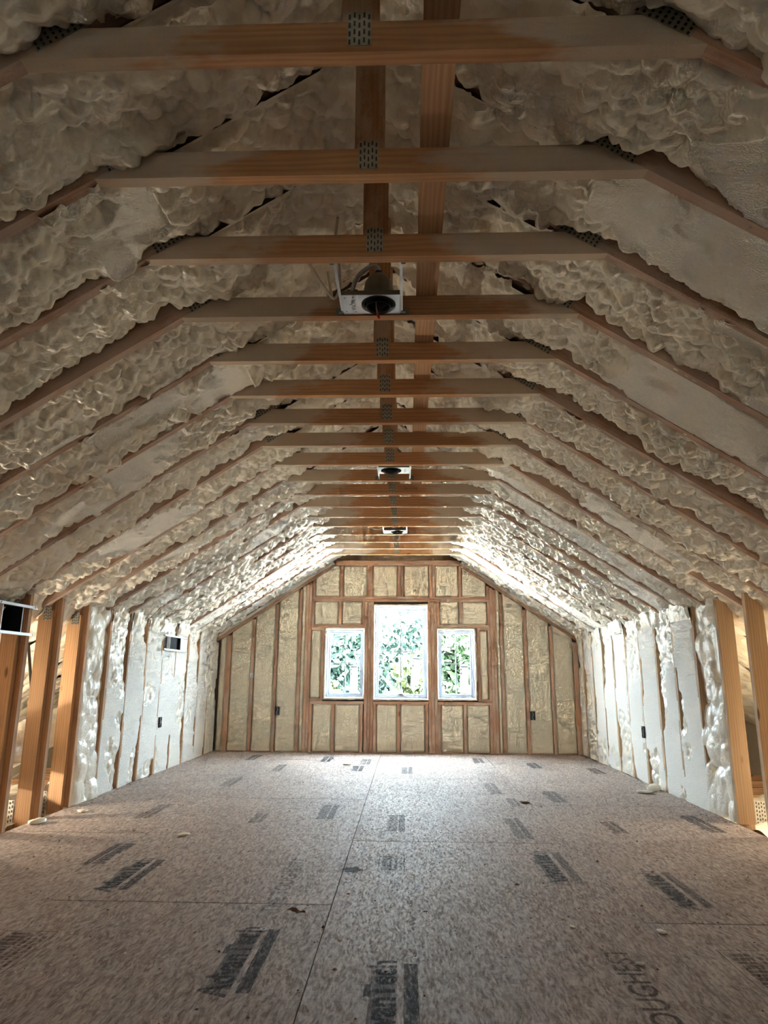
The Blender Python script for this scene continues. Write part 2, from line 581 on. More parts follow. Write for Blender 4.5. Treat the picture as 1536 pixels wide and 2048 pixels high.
# ================================================================== STRUCTURE
# ---- floor: 4x8 sheets of oriented strand board running along the room
floor = tag(empty('floor'), 'bare tan subfloor of oriented strand board sheets with ink stamps', kind='structure')
FX = [XL, -1.516, -0.303, 0.910, XR]
STRIP_SEAM = [4.30, 3.07, 4.18, 2.92]
panels = []
for i in range(4):
    ys = sorted(y for y in [STRIP_SEAM[i] + 2.438 * n for n in range(-5, 5)] if YB + 0.1 < y < YG - 0.1)
    ys = [YB] + ys + [YG]
    if i == 1: pass
    for j in range(len(ys) - 1):
        mb = MB()
        g = 0.0016
        x0, x1, y0, y1 = FX[i] + g, FX[i + 1] - g, ys[j] + 2.2 * g, ys[j + 1] - 2.2 * g
        c = 0.0012
        mb.box((x0, y0, -0.018), (x1, y1, -c))
        # chamfered top lip
        v = [(x0, y0, -c), (x1, y0, -c), (x1, y1, -c), (x0, y1, -c), (x0 + c, y0 + c, 0), (x1 - c, y0 + c, 0), (x1 - c, y1 - c, 0), (x0 + c, y1 - c, 0)]
        mb.add(v, [(4, 5, 6, 7), (0, 1, 5, 4), (1, 2, 6, 5), (2, 3, 7, 6), (3, 0, 4, 7)])
        o = mesh_obj('osb_panel', mb.v, mb.f, M_OSB, floor)
        panels.append((x0, x1, y0, y1, o))
mbs = MB().box((XL - 0.02, YB, -0.060), (XR + 0.02, YG, -0.021))
mbs.build('subfloor_support', M_STUD, floor)

# ---- roof deck (light-tight shell)
ceiling = tag(empty('ceiling'), 'sloped ceiling of cream spray foam between rafters', kind='structure')
for s in (-1, 1):
    a0, a1 = 0.0, EAVE
    off = RD + 0.002
    nx, nz = s * SA, CA          # outward normal of the roof plane
    P0 = (XC + s * a0 + nx * off * (0 if a0 == 0 else 1), RIDGE_Z + off / CA)
    P1 = (XC + s * a1, zr(a1) + off / CA)
    poly = [P0, P1, (P1[0], P1[1] + 0.03), (P0[0], P0[1] + 0.03)]
    if s < 0: poly = poly[::-1]
    MB().prism(poly, YB - 0.25, YG + 0.25).build('roof_deck', M_SHEATH, ceiling)
# eave walls close the low side attics
for s, nm in ((-1, 'left'), (1, 'right')):
    x = XC + s * EAVE
    w = MB().box((min(x, x + s * 0.05), YB - 0.25, -0.40), (max(x, x + s * 0.05), YG + 0.25, zr(EAVE) + 0.30)).build('wall_eave_' + nm, M_FOAM)
    tag(w, kind='structure')
low = MB().box((XC - EAVE - 0.05, YB - 0.25, -0.42), (XC + EAVE + 0.05, YG + 0.25, -0.36)).build('floor_below', M_SHEATH)
tag(low, kind='structure')

# ---- gable walls
def ring_boxes(mb, x0, x1, z0, z1, holes, y0, y1):
    """solid slab with rectangular openings"""
    xs = sorted(set([x0, x1] + [h[0] for h in holes] + [h[1] for h in holes]))
    zs = sorted(set([z0, z1] + [h[2] for h in holes] + [h[3] for h in holes]))
    for a, b in zip(xs[:-1], xs[1:]):
        for c, d in zip(zs[:-1], zs[1:]):
            mx, mz = (a + b) / 2, (c + d) / 2
            if any(h[0] < mx < h[1] and h[2] < mz < h[3] for h in holes): continue
            mb.box((a, y0, c), (b, y1, d))
wall_far = tag(empty('wall_far'), 'far gable wall of pine studs filled with tan spray foam around three windows', kind='structure')
mb = MB(); ring_boxes(mb, XC - EAVE - .05, XC + EAVE + .05, -0.42, RIDGE_Z + 0.4, WIN, YG + 0.14, YG + 0.17)
mb.build('sheathing', M_SHEATH, wall_far)
wall_back = tag(empty('wall_back'), kind='structure')
mb = MB(); ring_boxes(mb, XC - EAVE - .05, XC + EAVE + .05, -0.42, RIDGE_Z + 0.4, FILL_WIN, YB - 0.17, YB - 0.02)
mb.build('sheathing', M_FOAM, wall_back)

# ---- gable framing, measured in (x, z) on the wall face
def gable_member(name, x0, x1, z0, z1, depth=0.135, y=YG, mat=None):
    """vertical or horizontal stick; local x runs along its length"""
    x0, x1, z0, z1 = x0 * G - 0.01, x1 * G - 0.01, z0 * G, z1 * G
    w, h = x1 - x0, z1 - z0
    j = random.uniform(-0.002, 0.002)
    if h >= w:
        L = h
        mb = MB().box((-L / 2, -w / 2, 0), (L / 2, w / 2, depth))
        o = mb.build(name, mat or M_GSTUD, wall_far)
        o.matrix_local = Matrix(((0, 1, 0, (x0 + x1) / 2), (0, 0, 1, y + j), (1, 0, 0, (z0 + z1) / 2), (0, 0, 0, 1)))
    else:
        mb = MB().box((-w / 2, -h / 2, 0), (w / 2, h / 2, depth))
        o = mb.build(name, mat or M_GSTUD, wall_far)
        o.matrix_local = Matrix(((1, 0, 0, (x0 + x1) / 2), (0, 0, 1, y + j), (0, -1, 0, (z0 + z1) / 2), (0, 0, 0, 1)))
    return o
RO = 0.040
ZTP = (ZT - 0.063) / G
def rake(x): return (zr(x - XC) - RO) / G
T = 0.036
RT = 0.045                        # rake plate thickness measured vertically
full = [-2.236, -1.927, -1.636, -1.339, 1.213, 1.505, 1.824, 2.120]
for i, x in enumerate(full):
    w = 0.060 if i in (0, 7) else T
    gable_member('stud', x - w / 2, x + w / 2, 0.0, rake(abs(x - XC) + XC + 0.02) - RT)
for x in (-1.249, -1.213):
    gable_member('stud', x - 0.018, x + 0.017, 0.0, rake(x - 0.02) - RT)
for x in (1.090, 1.126):
    gable_member('stud', x - 0.017, x + 0.018, 0.0, rake(x + 0.02) - RT)
HDR0, HDR1 = 1.838, 1.902
gable_member('header', -1.194, 1.071, HDR0 + 0.033, HDR1)
gable_member('header', -1.194, 1.071, HDR0, HDR0 + 0.031)
# king studs either side of the middle window
for x0 in (-0.512, -0.474, -0.436):
    gable_member('stud', x0, x0 + 0.036, 0.0, HDR0 - 0.002)
for x0 in (0.288, 0.326, 0.364):
    gable_member('stud', x0, x0 + 0.036, 0.0, HDR0 - 0.002)
# cripples above the header
for x in (-0.819, -0.059 - 0.02, -0.059 + 0.02, 0.702):
    gable_member('cripple_stud', x - 0.018, x + 0.018, HDR1, rake(abs(x - XC) + XC + 0.02) - RT if abs(x - XC) > HT else ZTP)
gable_member('cripple_stud', -0.488, -0.420, HDR1, ZTP)
gable_member('cripple_stud', 0.310, 0.345, HDR1, ZTP)
gable_member('cripple_stud', 0.347, 0.382, HDR1, ZTP)
for x in (-1.172, 1.050):
    gable_member('cripple_stud', x - 0.018, x + 0.018, HDR1, rake(abs(x - XC) + XC + 0.02) - RT)
# heads of the side windows
gable_member('window_head', -1.194, -0.514, 1.512, 1.548); gable_member('window_head', -1.194, -1.025, 1.478, 1.510)
gable_member('window_head', 0.402, 1.071, 1.512, 1.548); gable_member('window_head', 0.890, 1.071, 1.478, 1.510)
for x in (-0.830, 0.703):
    gable_member('cripple_stud', x - 0.018, x + 0.018, 1.548, HDR0)
for x in (-1.178, -0.530):
    gable_member('cripple_stud', x - 0.016, x + 0.016, 1.548, HDR0)
for x in (0.418, 1.056):
    gable_member('cripple_stud', x - 0.016, x + 0.016, 1.548, HDR0)
# jack studs beside the side windows, sills
gable_member('jack_stud', -1.063, -1.027, 0.622, 1.478)
gable_member('jack_stud', 0.900, 0.936, 0.622, 1.478)
gable_member('jack_stud', 1.036, 1.071, 0.622, 1.478)
for (a, b) in ((-1.194, -0.514), (-0.398, 0.286), (0.402, 1.071)):
    gable_member('window_sill_plate', a, b, 0.570, 0.606)
gable_member('window_sill_plate', -1.194, -1.028, 0.608, 0.640)
gable_member('window_sill_plate', 0.898, 1.071, 0.608, 0.640)
for x in (-1.176, -0.897, -0.545, -0.379, -0.084, 0.262, 0.420, 0.735, 1.054):
    gable_member('cripple_stud', x - 0.018, x + 0.018, 0.0, 0.570)
gable_member('bottom_plate', XL, XR, -0.018, 0.012, y=YG + 0.012)
gable_member('top_plate', XC - HT + 0.03, XC + HT, ZTP, ZT / G, y=YG - 0.01)
for s in (-1, 1):                 # sloped plates under the rake
    L = (2.28 - HT) / CA
    mb = MB().box((-L / 2, -RT * CA / 2, 0), (L / 2, RT * CA / 2, 0.135))
    o = mb.build('rake_plate', M_GSTUD, wall_far)
    cx = XC + s * (HT + 2.28) / 2
    cz = zr((HT + 2.28) / 2) - RO - RT / 2
    R = Matrix(((CA, 0, 0), (0, 0, 1), (-s * SA, -1, 0))).to_4x4()
    ex = Vector((CA, 0, -s * SA)); ez = Vector((0, 1, 0)); ey = ez.cross(ex)
    m4 = Matrix((ex, ey, ez)).transposed().to_4x4(); m4.translation = Vector((cx, YG - 0.004, cz))
    o.matrix_local = m4
    b = MB().box((-L / 2, -RO * CA / 2 - 0.004, 0), (L / 2, RO * CA / 2 + 0.02, 0.135)).build('foam_strip', M_FOAM, wall_far)
    m5 = m4.copy(); m5.translation = Vector((cx, YG + 0.004, cz + RT / 2 + RO / 2)); b.matrix_local = m5

# ---- foam filling the gable
def gable_foam(x0, x1, z0, z1=None, seed=0, rough=0.3):
    x0, x1, z0 = x0 * G - 0.01, x1 * G - 0.01, z0 * G
    if z1 is not None: z1 = z1 * G
    nu = max(6, int((x1 - x0) / 0.012)); 
    top = (lambda x: np.minimum(ZT - 0.063, ZT - SL * (np.abs(x - XC) - HT) - RO - RT + 0.01)) if z1 is None else (lambda x: np.full_like(x, z1))
    hmax = float(np.max(top(np.linspace(x0, x1, 5)))) - z0
    nv = max(6, int(hmax / 0.012))
    s = np.linspace(0, 1, nu)[:, None] * np.ones((1, nv)); t = np.linspace(0, 1, nv)[None, :] * np.ones((nu, 1))
    X = x0 + s * (x1 - x0); tz = top(X); Z = z0 + t * (tz - z0)
    w = x1 - x0
    e = np.minimum(X - x0, x1 - X); ez = np.minimum(Z - z0, tz - Z)
    wob = 0.010 * (fbm(X * 30, Z * 22, seed + 3) - 0.35)
    rg = rough * sstep(fbm(X * 2.2, Z * 1.3, seed + 8) + 0.45 * sstep(Z, 1.0, 0.0), 0.55, 0.95)
    p = -0.004 + 0.004 * (fbm(X * 6, Z * 4, seed) - 0.5) - rg * 0.016 * lobes(Z, X, 0.045, seed + 20, 0.2, 0.4)
    p = p - 0.03 * np.exp(-np.maximum(e + wob - 0.002, 0) / 0.006) - 0.015 * np.exp(-np.maximum(ez + wob, 0) / 0.006)
    P = np.stack([X, YG + 0.002 - p, Z], -1)
    return grid_mesh('foam_infill', P, np.clip(0.75 - rg, 0, 1), wall_far, M_FOAM_TAN)
sd = 100
cols = sorted([XL] + full + [-1.249, 1.126, XR])
edges = [(XL + 0.01, -2.262), (-2.21, -1.943), (-1.912, -1.652), (-1.620, -1.355), (-1.324, -1.266), (1.144, 1.197), (1.229, 1.489), (1.521, 1.808), (1.840, 2.092), (2.148, XR + 0.05)]
for a, b in edges:
    sd += 31; gable_foam(a, b, 0.0, None, sd, 1.0 if abs(a) > 1.3 else 0.3)
for a, b in [(-1.156, -0.837), (-0.801, -0.488), (-0.420, -0.097), (-0.021, 0.310), (0.382, 0.684), (0.720, 1.034)]:
    sd += 31; gable_foam(a, b, HDR1, None, sd)
for a, b in [(-1.164, -0.848), (-0.812, -0.546), (0.434, 0.685), (0.721, 1.040)]:
    sd += 31; gable_foam(a, b, 1.548, HDR0, sd)
for a, b in [(-1.160, -0.915), (-0.879, -0.563), (-0.361, -0.102), (-0.066, 0.244), (0.438, 0.717), (0.753, 1.036)]:
    sd += 31; gable_foam(a, b, 0.012, 0.572, sd, 0.5)
sd += 31; gable_foam(-1.196, -1.063, 0.640, 1.478, sd)
sd += 31; gable_foam(0.936, 1.036, 0.640, 1.478, sd)

# ---- windows
def make_window(name, x0, x1, z0, z1, y, side, label, sticker=None, handle=False, parts=True):
    root = tag(empty(name, ((x0 + x1) / 2, y, z0)), label, kind='structure')
    W, H = x1 - x0, z1 - z0
    def frame(nm, inset, wd, d0, d1, par):
        mb = MB()
        a, b, c, d = -W / 2 + inset, W / 2 - inset, inset, H - inset
        for bx in (((a, d0, c), (a + wd, d1, d)), ((b - wd, d0, c), (b, d1, d)), ((a + wd, d0, c), (b - wd, d1, c + wd)), ((a + wd, d0, d - wd), (b - wd, d1, d))):
            lo = (bx[0][0], min(side * bx[0][1], side * bx[1][1]), bx[0][2]); hi = (bx[1][0], max(side * bx[0][1], side * bx[1][1]), bx[1][2])
            mb.box(lo, hi)
        return mb.build(nm, M_VINYL, par)
    frame('outer_frame', 0.0, 0.016, 0.030, 0.16, root)
    frame('inner_frame', 0.016, 0.010, 0.052, 0.16, root)
    sash = frame('sash', 0.026, 0.020, 0.072, 0.115, root)
    a, b = -W / 2 + 0.046, W / 2 - 0.046
    c, d = 0.046, H - 0.046
    mz = (c + d) / 2
    ya, yb = sorted((side * 0.084, side * 0.100))
    MB().box((-0.007, ya, c), (0.007, yb, d)).build('muntin', M_VINYL, sash)
    MB().box((a, ya, mz - 0.007), (-0.007, yb, mz + 0.007)).box((0.007, ya, mz - 0.007), (b, yb, mz + 0.007)).build('muntin', M_VINYL, sash)
    yg = side * 0.092
    for (p0, p1) in ((a, -0.007), (0.007, b)):
        for (q0, q1) in ((c, mz - 0.007), (mz + 0.007, d)):
            mesh_obj('pane', [(p0, yg, q0), (p1, yg, q0), (p1, yg, q1), (p0, yg, q1)], [(0, 1, 2, 3)], M_GLASS, sash)
    if handle:
        mb = MB()
        mb.box((-0.055, side * 0.045, 0.016), (0.055, side * 0.072, 0.034))
        mb.prism([(-0.042, 0.034), (0.042, 0.034), (0.03, 0.046), (-0.01, 0.052), (-0.034, 0.046)], side * 0.048, side * 0.060)
        hd = mb.build('crank_handle', M_VINYL, root)
        MB().tube([(-0.03, side * 0.046, 0.045), (0.012, side * 0.040, 0.050), (0.034, side * 0.042, 0.040)], 0.005).build('crank_arm', M_DULL, hd)
    for st in (sticker or []):
        sx0, sx1, sz0, sz1, tilt, kind = st
        sx0, sx1, sz0, sz1 = sx0 * G - 0.01, sx1 * G - 0.01, sz0 * G, sz1 * G
        mb = MB()
        yy = side * 0.0905
        n0 = yy - side * 0.0006
        w_, h_ = sx1 - sx0, sz1 - sz0
        mb.box((0, min(yy, n0), 0), (w_, max(yy, n0), h_), 0)
        rr = random.Random(int(1000 * (sx0 + 9)))
        yp = n0 - side * 0.0004
        def bar(u0, u1, v0, v1):
            mb.box((u0 * w_, min(n0, yp), v0 * h_), (u1 * w_, max(n0, yp), v1 * h_), 1)
        if kind == 'long':
            bar(0.05, 0.95, 0.93, 0.965); bar(0.05, 0.22, 0.82, 0.88); bar(0.05, 0.22, 0.66, 0.74)
            bar(0.08, 0.19, 0.50, 0.53)
            vv = 0.87
            while vv > 0.06:
                u = 0.3
                while u < 0.9:
                    l = rr.uniform(0.06, 0.2)
                    bar(u, min(0.95, u + l), vv - 0.013, vv)
                    u += l + 0.05
                vv -= 0.045
        else:
            bar(0.1, 0.9, 0.85, 0.88); bar(0.1, 0.13, 0.1, 0.88); bar(0.87, 0.9, 0.1, 0.88); bar(0.1, 0.9, 0.1, 0.13)
            bar(0.5, 0.8, 0.2, 0.36); bar(0.55, 0.8, 0.44, 0.48)
        o = mb.build('label_sticker', [M_PAPER, M_PRINT], root)
        o.location = (sx0 - (x0 + x1) / 2, 0, sz0 - z0)
        o.rotation_euler = (0, tilt, 0)
    return root
make_window('window_1', *WIN[0], YG, 1, 'small four-pane white window left of the tall middle window',
            sticker=[(-0.695, -0.600, 0.70, 1.04, 0.0, 'long')])
make_window('window_2', *WIN[1], YG, 1, 'tall four-pane white window in the middle of the gable', handle=True,
            sticker=[(0.065, 0.165, 0.80, 1.15, 0.08, 'long')])
make_window('window_3', *WIN[2], YG, 1, 'small four-pane white window right of the tall middle window',
            sticker=[(0.690, 0.790, 0.71, 1.05, 0.0, 'long'), (0.505, 0.585, 1.28, 1.38, 0.0, 'small')])
for i, w in enumerate(FILL_WIN):
    make_window('window_%d' % (4 + i), *w, YB, -1, 'unseen fill-light window added in the wall behind the camera')
# foam bead squeezed round each window frame
for wi, (x0, x1, z0, z1) in enumerate(WIN):
    pts = []
    g = 0.008
    per = [(x0 - g, z0 - g), (x1 + g, z0 - g), (x1 + g, z1 + g), (x0 - g, z1 + g)]
    ring = []
    for i in range(4):
        a, b = Vector(per[i]), Vector(per[(i + 1) % 4])
        n = max(4, int((b - a).length / 0.015))
        for k in range(n): ring.append(a + (b - a) * k / n)
    n = len(ring); prof = 8
    V, Fc = [], []
    for i, q in enumerate(ring):
        wv = 0.013 + 0.009 * float(vnoise(np.array(i * 0.35), np.array(wi * 9.0), 77)) + (0.004 if random.random() < 0.1 else 0)
        out = Vector((q.x - (x0 + x1) / 2, q.y - (z0 + z1) / 2))
        o2 = Vector((0, 0))
        if q.x < x0 - g + 1e-4: o2.x = -1
        if q.x > x1 + g - 1e-4: o2.x = 1
        if q.y < z0 - g + 1e-4: o2.y = -1
        if q.y > z1 + g - 1e-4: o2.y = 1
        for k in range(prof):
            t = math.pi * k / (prof - 1)
            off = -math.cos(t) * wv + 0.006
            V.append((q.x + o2.x * off, YG + 0.035 - math.sin(t) * (0.020 + wv * 0.5), q.y + o2.y * off))
    for i in range(n):
        j = (i + 1) % n
        for k in range(prof - 1):
            Fc.append((i * prof + k, j * prof + k, j * prof + k + 1, i * prof + k + 1))
    mesh_obj('foam_bead', V, Fc, M_FOAM, wall_far, True)

# ---- connector plate mesh (punched, galvanised); local x length, z height, faces -y
def plate_mesh(w, h, nx, nz, mat=None):
    mb = MB()
    mb.box((-w / 2, -0.0015, -h / 2), (w / 2, 0, h / 2), 0)
    for r in range(nz):
        for c in range(nx):
            x = -w / 2 + w * (c + 0.5) / nx
            z = -h / 2 + h * (r + 0.5) / nz + (0.12 * h / nz if c % 2 else -0.12 * h / nz)
            sw, sh = w / nx * 0.19, h / nz * 0.27
            mb.box((x - sw, -0.0028, z - sh), (x + sw, -0.0014, z + sh), 1)
    o = mb.build('connector_plate', [mat or M_PLATE, M_SLOT])
    me = o.data
    bpy.data.objects.remove(o)
    return me
PL_MID = plate_mesh(0.058, 0.098, 5, 4)
PL_END = plate_mesh(0.150, 0.062, 9, 4)
PL_FOOT = plate_mesh(0.200, 0.165, 12, 6, M_PLATE_L)
PL_FOOTD = plate_mesh(0.200, 0.150, 12, 6)
PL_TOP = plate_mesh(0.055, 0.100, 4, 5)

# ---- trusses
KY = {-1: 0.080, 1: 0.190}      # knee studs sit a little off the truss line
def truss_proto():
    root = empty('roof_truss')
    # collar tie
    sl = 0.089 / SL
    mb = MB().prism([(-HT, -0.0), (HT, 0.0), (HT - sl, 0.089), (-HT + sl, 0.089)], -TH / 2, TH / 2)
    o = mb.build('collar_tie', M_TIE, root); o.location = (XC, 0, ZT)
    # king post (local x vertical)
    L = RIDGE_Z - ZT - 0.089 + 0.06
    o = MB().box((-L / 2, -0.0445, -TH / 2), (L / 2, 0.0445, TH / 2)).build('king_post', M_POST, root)
    o.matrix_local = Matrix(((0, 1, 0, XC + 0.005), (0, 0, 1, 0), (1, 0, 0, ZT + 0.089 + L / 2), (0, 0, 0, 1)))
    # rafters
    for s in (-1, 1):
        L = EAVE / CA
        mb = MB().box((0, -TH / 2, 0), (L, TH / 2, RD))
        o = mb.build('rafter', M_RAFTER, root)
        ex = Vector((s * CA, 0, -SA)); ez = Vector((s * SA, 0, CA)); ey = ez.cross(ex)
        m4 = Matrix((ex, ey, ez)).transposed().to_4x4(); m4.translation = Vector((XC, 0, RIDGE_Z))
        o.matrix_local = m4
    # knee wall webs and the sister studs nailed to them
    for s, X in ((-1, XL), (1, XR)):
        zt = zr(X - XC)
        w0, w1 = (0.036, 0.134) if s < 0 else (0.022, 0.118)
        xa, xb = X + s * w0, X + s * w1
        zt2 = zr(abs(xb - XC)) + 0.01
        L = zt2 + 0.04
        hw = (w1 - w0) / 2
        mb = MB().box((-L / 2, -hw, -TH / 2), (L / 2, hw, TH / 2))
        o = mb.build('web_stud', M_STUD if s < 0 else M_STUD2, root)
        o.matrix_local = Matrix(((0, 1, 0, (xa + xb) / 2), (0, 0, 1, KY[s] - TH if s < 0 else KY[s] + TH), (1, 0, 0, L / 2 - 0.04), (0, 0, 0, 1)))
        L = zt + 0.010
        yo = KY[s]
        wd = 0.089 if s < 0 else 0.108
        mb = MB().box((-L / 2, -wd / 2, -TH / 2), (L / 2, wd / 2, TH / 2))
        o = mb.build('knee_stud', M_STUD if s < 0 else M_STUD2, root)
        o.matrix_local = Matrix(((0, 1, 0, X + s * wd / 2), (0, 0, 1, yo), (1, 0, 0, L / 2), (0, 0, 0, 1)))
    # bottom chord below the side attics
    for s in (-1, 1):
        X = XL if s < 0 else XR
        x0, x1 = sorted((X + s * 0.03, XC + s * (EAVE - 0.05)))
        L = x1 - x0
        o = MB().box((-L / 2, -TH / 2, -0.11), (L / 2, TH / 2, 0)).build('bottom_chord', M_STUD, root)
        o.location = ((x0 + x1) / 2, 0, -0.045)
    def plate(me, x, z, rot=0.0, y=-TH / 2 - 0.0005):
        o = bpy.data.objects.new('connector_plate', me); COL.objects.link(o); o.parent = root
        o.location = (x, y, z); o.rotation_euler = (0, rot, 0)
        return o
    plate(PL_MID, XC + 0.002, ZT + 0.066)
    for s in (-1, 1):
        dx = HT - 0.085
        plate(PL_END, XC + s * dx, zr(dx) + 0.032, s * ANG)
    return root, plate
proto, add_plate = truss_proto()
ORD = ['nearest', 'second', 'third', 'fourth', 'fifth', 'sixth', 'seventh', 'eighth', 'ninth', 'tenth', 'eleventh', 'twelfth',
       'thirteenth', 'fourteenth', 'fifteenth', 'sixteenth', 'seventeenth', 'eighteenth', 'nineteenth']
trusses = {}
rnd = random.Random(3)
for k in range(-2, N_TRUSS):
    t = proto if k == -2 else copy_tree(proto)
    trusses[k] = t
    t.location = (0, ty(k), 0)
    if k >= 0:
        lab = ('pine roof truss with metal plates, nearest of the row overhead' if k == 0 else
               'pine roof truss with metal plates, %s overhead counting from the nearest' % ORD[k])
        if k == N_TRUSS - 1: lab = 'pine roof truss with metal plates, last one before the gable windows'
    else:
        lab = ['pine roof truss just out of view above the camera', 'pine roof truss behind the camera, farthest back of all'][-k - 1]
    tag(t, lab, 'roof truss', 'roof trusses spaced along the attic')
def extra_plate(k, me, x, z, rot=0.0, y=-TH / 2 - 0.0005):
    o = bpy.data.objects.new('connector_plate', me); COL.objects.link(o); o.parent = trusses[k]
    o.location = (x, y, z); o.rotation_euler = (0, rot, 0)
for k in range(5, 11):
    extra_plate(k, PL_FOOT if k == 8 else PL_FOOTD, XL - 0.245, 0.035, y=KY[-1] - TH * 1.5 - 0.0005)
    extra_plate(k, PL_TOP, XL - 0.075, zr(XL - 0.10 - XC) - 0.03, y=KY[-1] - TH * 1.5 - 0.0005)
    extra_plate(k, PL_FOOTD, XR + 0.23, 0.03)

# ---- long flat brace lying on the ties
o = MB().box((-(YG - YB - 0.1) / 2, -0.043, 0), ((YG - YB - 0.1) / 2, 0.043, TH)).build('brace_board', M_BRACE)
o.matrix_world = Matrix(((0, -1, 0, 0.087), (1, 0, 0, (YG + YB) / 2), (0, 0, 1, ZT + 0.090), (0, 0, 0, 1)))
tag(o, 'long flat pine board lying lengthwise across the tops of the ties', 'board')

# ---- foam between the rafters
BAY_W = S16                      # the sheet reaches to the middle of both rafters
def roof_foam(k, s):
    near = k
    res = 0.0065 if -1 <= near <= 4 else (0.0085 if 5 <= near <= 9 else 0.012)
    if near < -1: res = 0.03
    y0 = ty(k)
    y1 = ty(k + 1) if k < N_TRUSS - 1 else YG + 0.02
    if k == K_MIN - 1: y0, y1 = YB - 0.03, ty(K_MIN)
    X = XL if s < 0 else XR
    openb = (k < 10) if s < 0 else (k < 9)
    a1 = (EAVE - 0.02) if 5 <= k <= 14 else (abs(X - XC) + 0.10 if not openb else 2.9)
    L = a1 / CA
    nu, nv = int(L / res), max(8, int((y1 - y0) / res))
    U = np.linspace(0, L, nu)[:, None] * np.ones((1, nv))
    V = np.linspace(0, 1, nv)[None, :] * np.ones((nu, 1)) * (y1 - y0)
    sd = 1000 + k * 53 + (700 if s > 0 else 0)
    dx = U * CA
    uu = U + sd * 3.1; vv = V + sd * 1.7
    W = y1 - y0
    r = random.Random(sd)
    base = -0.022 + r.uniform(-0.008, 0.010)
    low = fbm(uu * 2.6, vv * 4.0, sd) - 0.5
    big = lobes(uu, vv, 0.115, sd + 1, 0.8)
    mid = lobes(uu, vv, 0.052, sd + 2, 0.8)
    sml = lobes(uu, vv, 0.027, sd + 3, 0.6)
    p = base - 0.050 + 0.055 * low + 0.042 * big + 0.050 * mid + 0.014 * sml
    above = sstep(dx, HT + 0.03, HT - 0.14)
    # round off towards the rafters; scalloped, gated gaps at the far rafter leave its side bare
    d0 = np.maximum(V - TH / 2, 0); d1 = np.maximum(W - TH / 2 - V, 0)
    cover = sstep(fbm(uu * 1.3, uu * 0 + 7.7, sd + 41), 0.62, 0.72)       # stretches where foam laps the rafter
    scal = 0.03 * (vnoise(uu * 14, vv * 3, sd + 13) - 0.3) + 0.02 * (vnoise(uu * 34, vv * 4, sd + 14) - 0.5)
    p = p - (0.026 * (1 - 0.8 * cover) * (1 - above)) * np.exp(-np.maximum(d0 + scal, 0) / 0.022)
    gate = sstep(fbm(uu * 1.1, uu * 0 + 3.3, sd + 23), 0.46, 0.62) * (1 - cover) * (1 - 0.85 * above)
    p = p - (0.022 + 0.085 * gate) * np.exp(-np.maximum(d1 - 0.012 * gate + scal, 0) / 0.024) * (1 - 0.7 * cover) * (1 - 0.8 * above)
    if r.random() < (0.8 if s > 0 else 0.6):     # plates at the tie ends stay clear of foam
        p = p - 0.09 * np.exp(-((dx - HT + 0.10) / 0.075) ** 2) * np.exp(-np.maximum(d1 + 0.4 * scal, 0) / 0.035)
    on_rafter = (d0 <= 0) | (d1 <= 0)
    # above the ties foam buries most of the rafters
    p = p + above * (0.040 + 0.03 * low)
    # shaved patches, cut off flush with the rafters
    sbias = 0.0
    if s < 0 and k <= 0: sbias = -0.15
    if s > 0 and k <= 3: sbias = 0.24 * sstep(dx, 0.90, 1.20) + 0.03
    if s < 0 and k in (1, 2, 3): sbias = 0.05
    if s > 0 and k in (9, 15): sbias = 0.16
    if s < 0 and k in (12, 13, 15): sbias = 0.08
    sn = fbm(uu * 1.5, vv * 2.2, sd + 31, 3) + sbias
    thick = sstep(sn + 0.05 * (vnoise(uu * 16, vv * 16, sd + 37) - 0.5), 0.64, 0.69) * (1 - above)
    plane = -0.003 + 0.006 * (fbm(uu * 34, vv * 34, sd + 33) - 0.5) - 0.012 * sstep(fbm(uu * 9, vv * 9, sd + 35), 0.66, 0.74)
    p = p + thick * 0.045
    shaved = thick * (p > plane)
    p = np.where(thick > 0.02, np.minimum(p, plane + (1 - thick) * 0.03), p)
    # never lap far out over the rafter edge
    p = np.where(on_rafter, np.minimum(p, 0.012 + 0.02 * above), p)
    # down in the open side attic: big smooth pillows
    outer = sstep(dx, abs(X - XC) + 0.02, abs(X - XC) + 0.15)
    pil = -0.020 + 0.075 * lobes(uu, vv, 0.16, sd + 51, 0.4) + 0.012 * mid
    p = p * (1 - outer) + pil * outer
    droop = 0.35 * (p - base)
    px = XC + s * (dx + droop * 0.6) - s * p * SA
    pz = RIDGE_Z - U * SA - p * CA - droop * 0.35
    P = np.stack([px, y0 + V, pz], -1)
    return grid_mesh('foam_infill', P, shaved, ceiling, flip=(s < 0))
for k in range(K_MIN - 1, N_TRUSS):
    for s in (-1, 1):
        roof_foam(k, s)

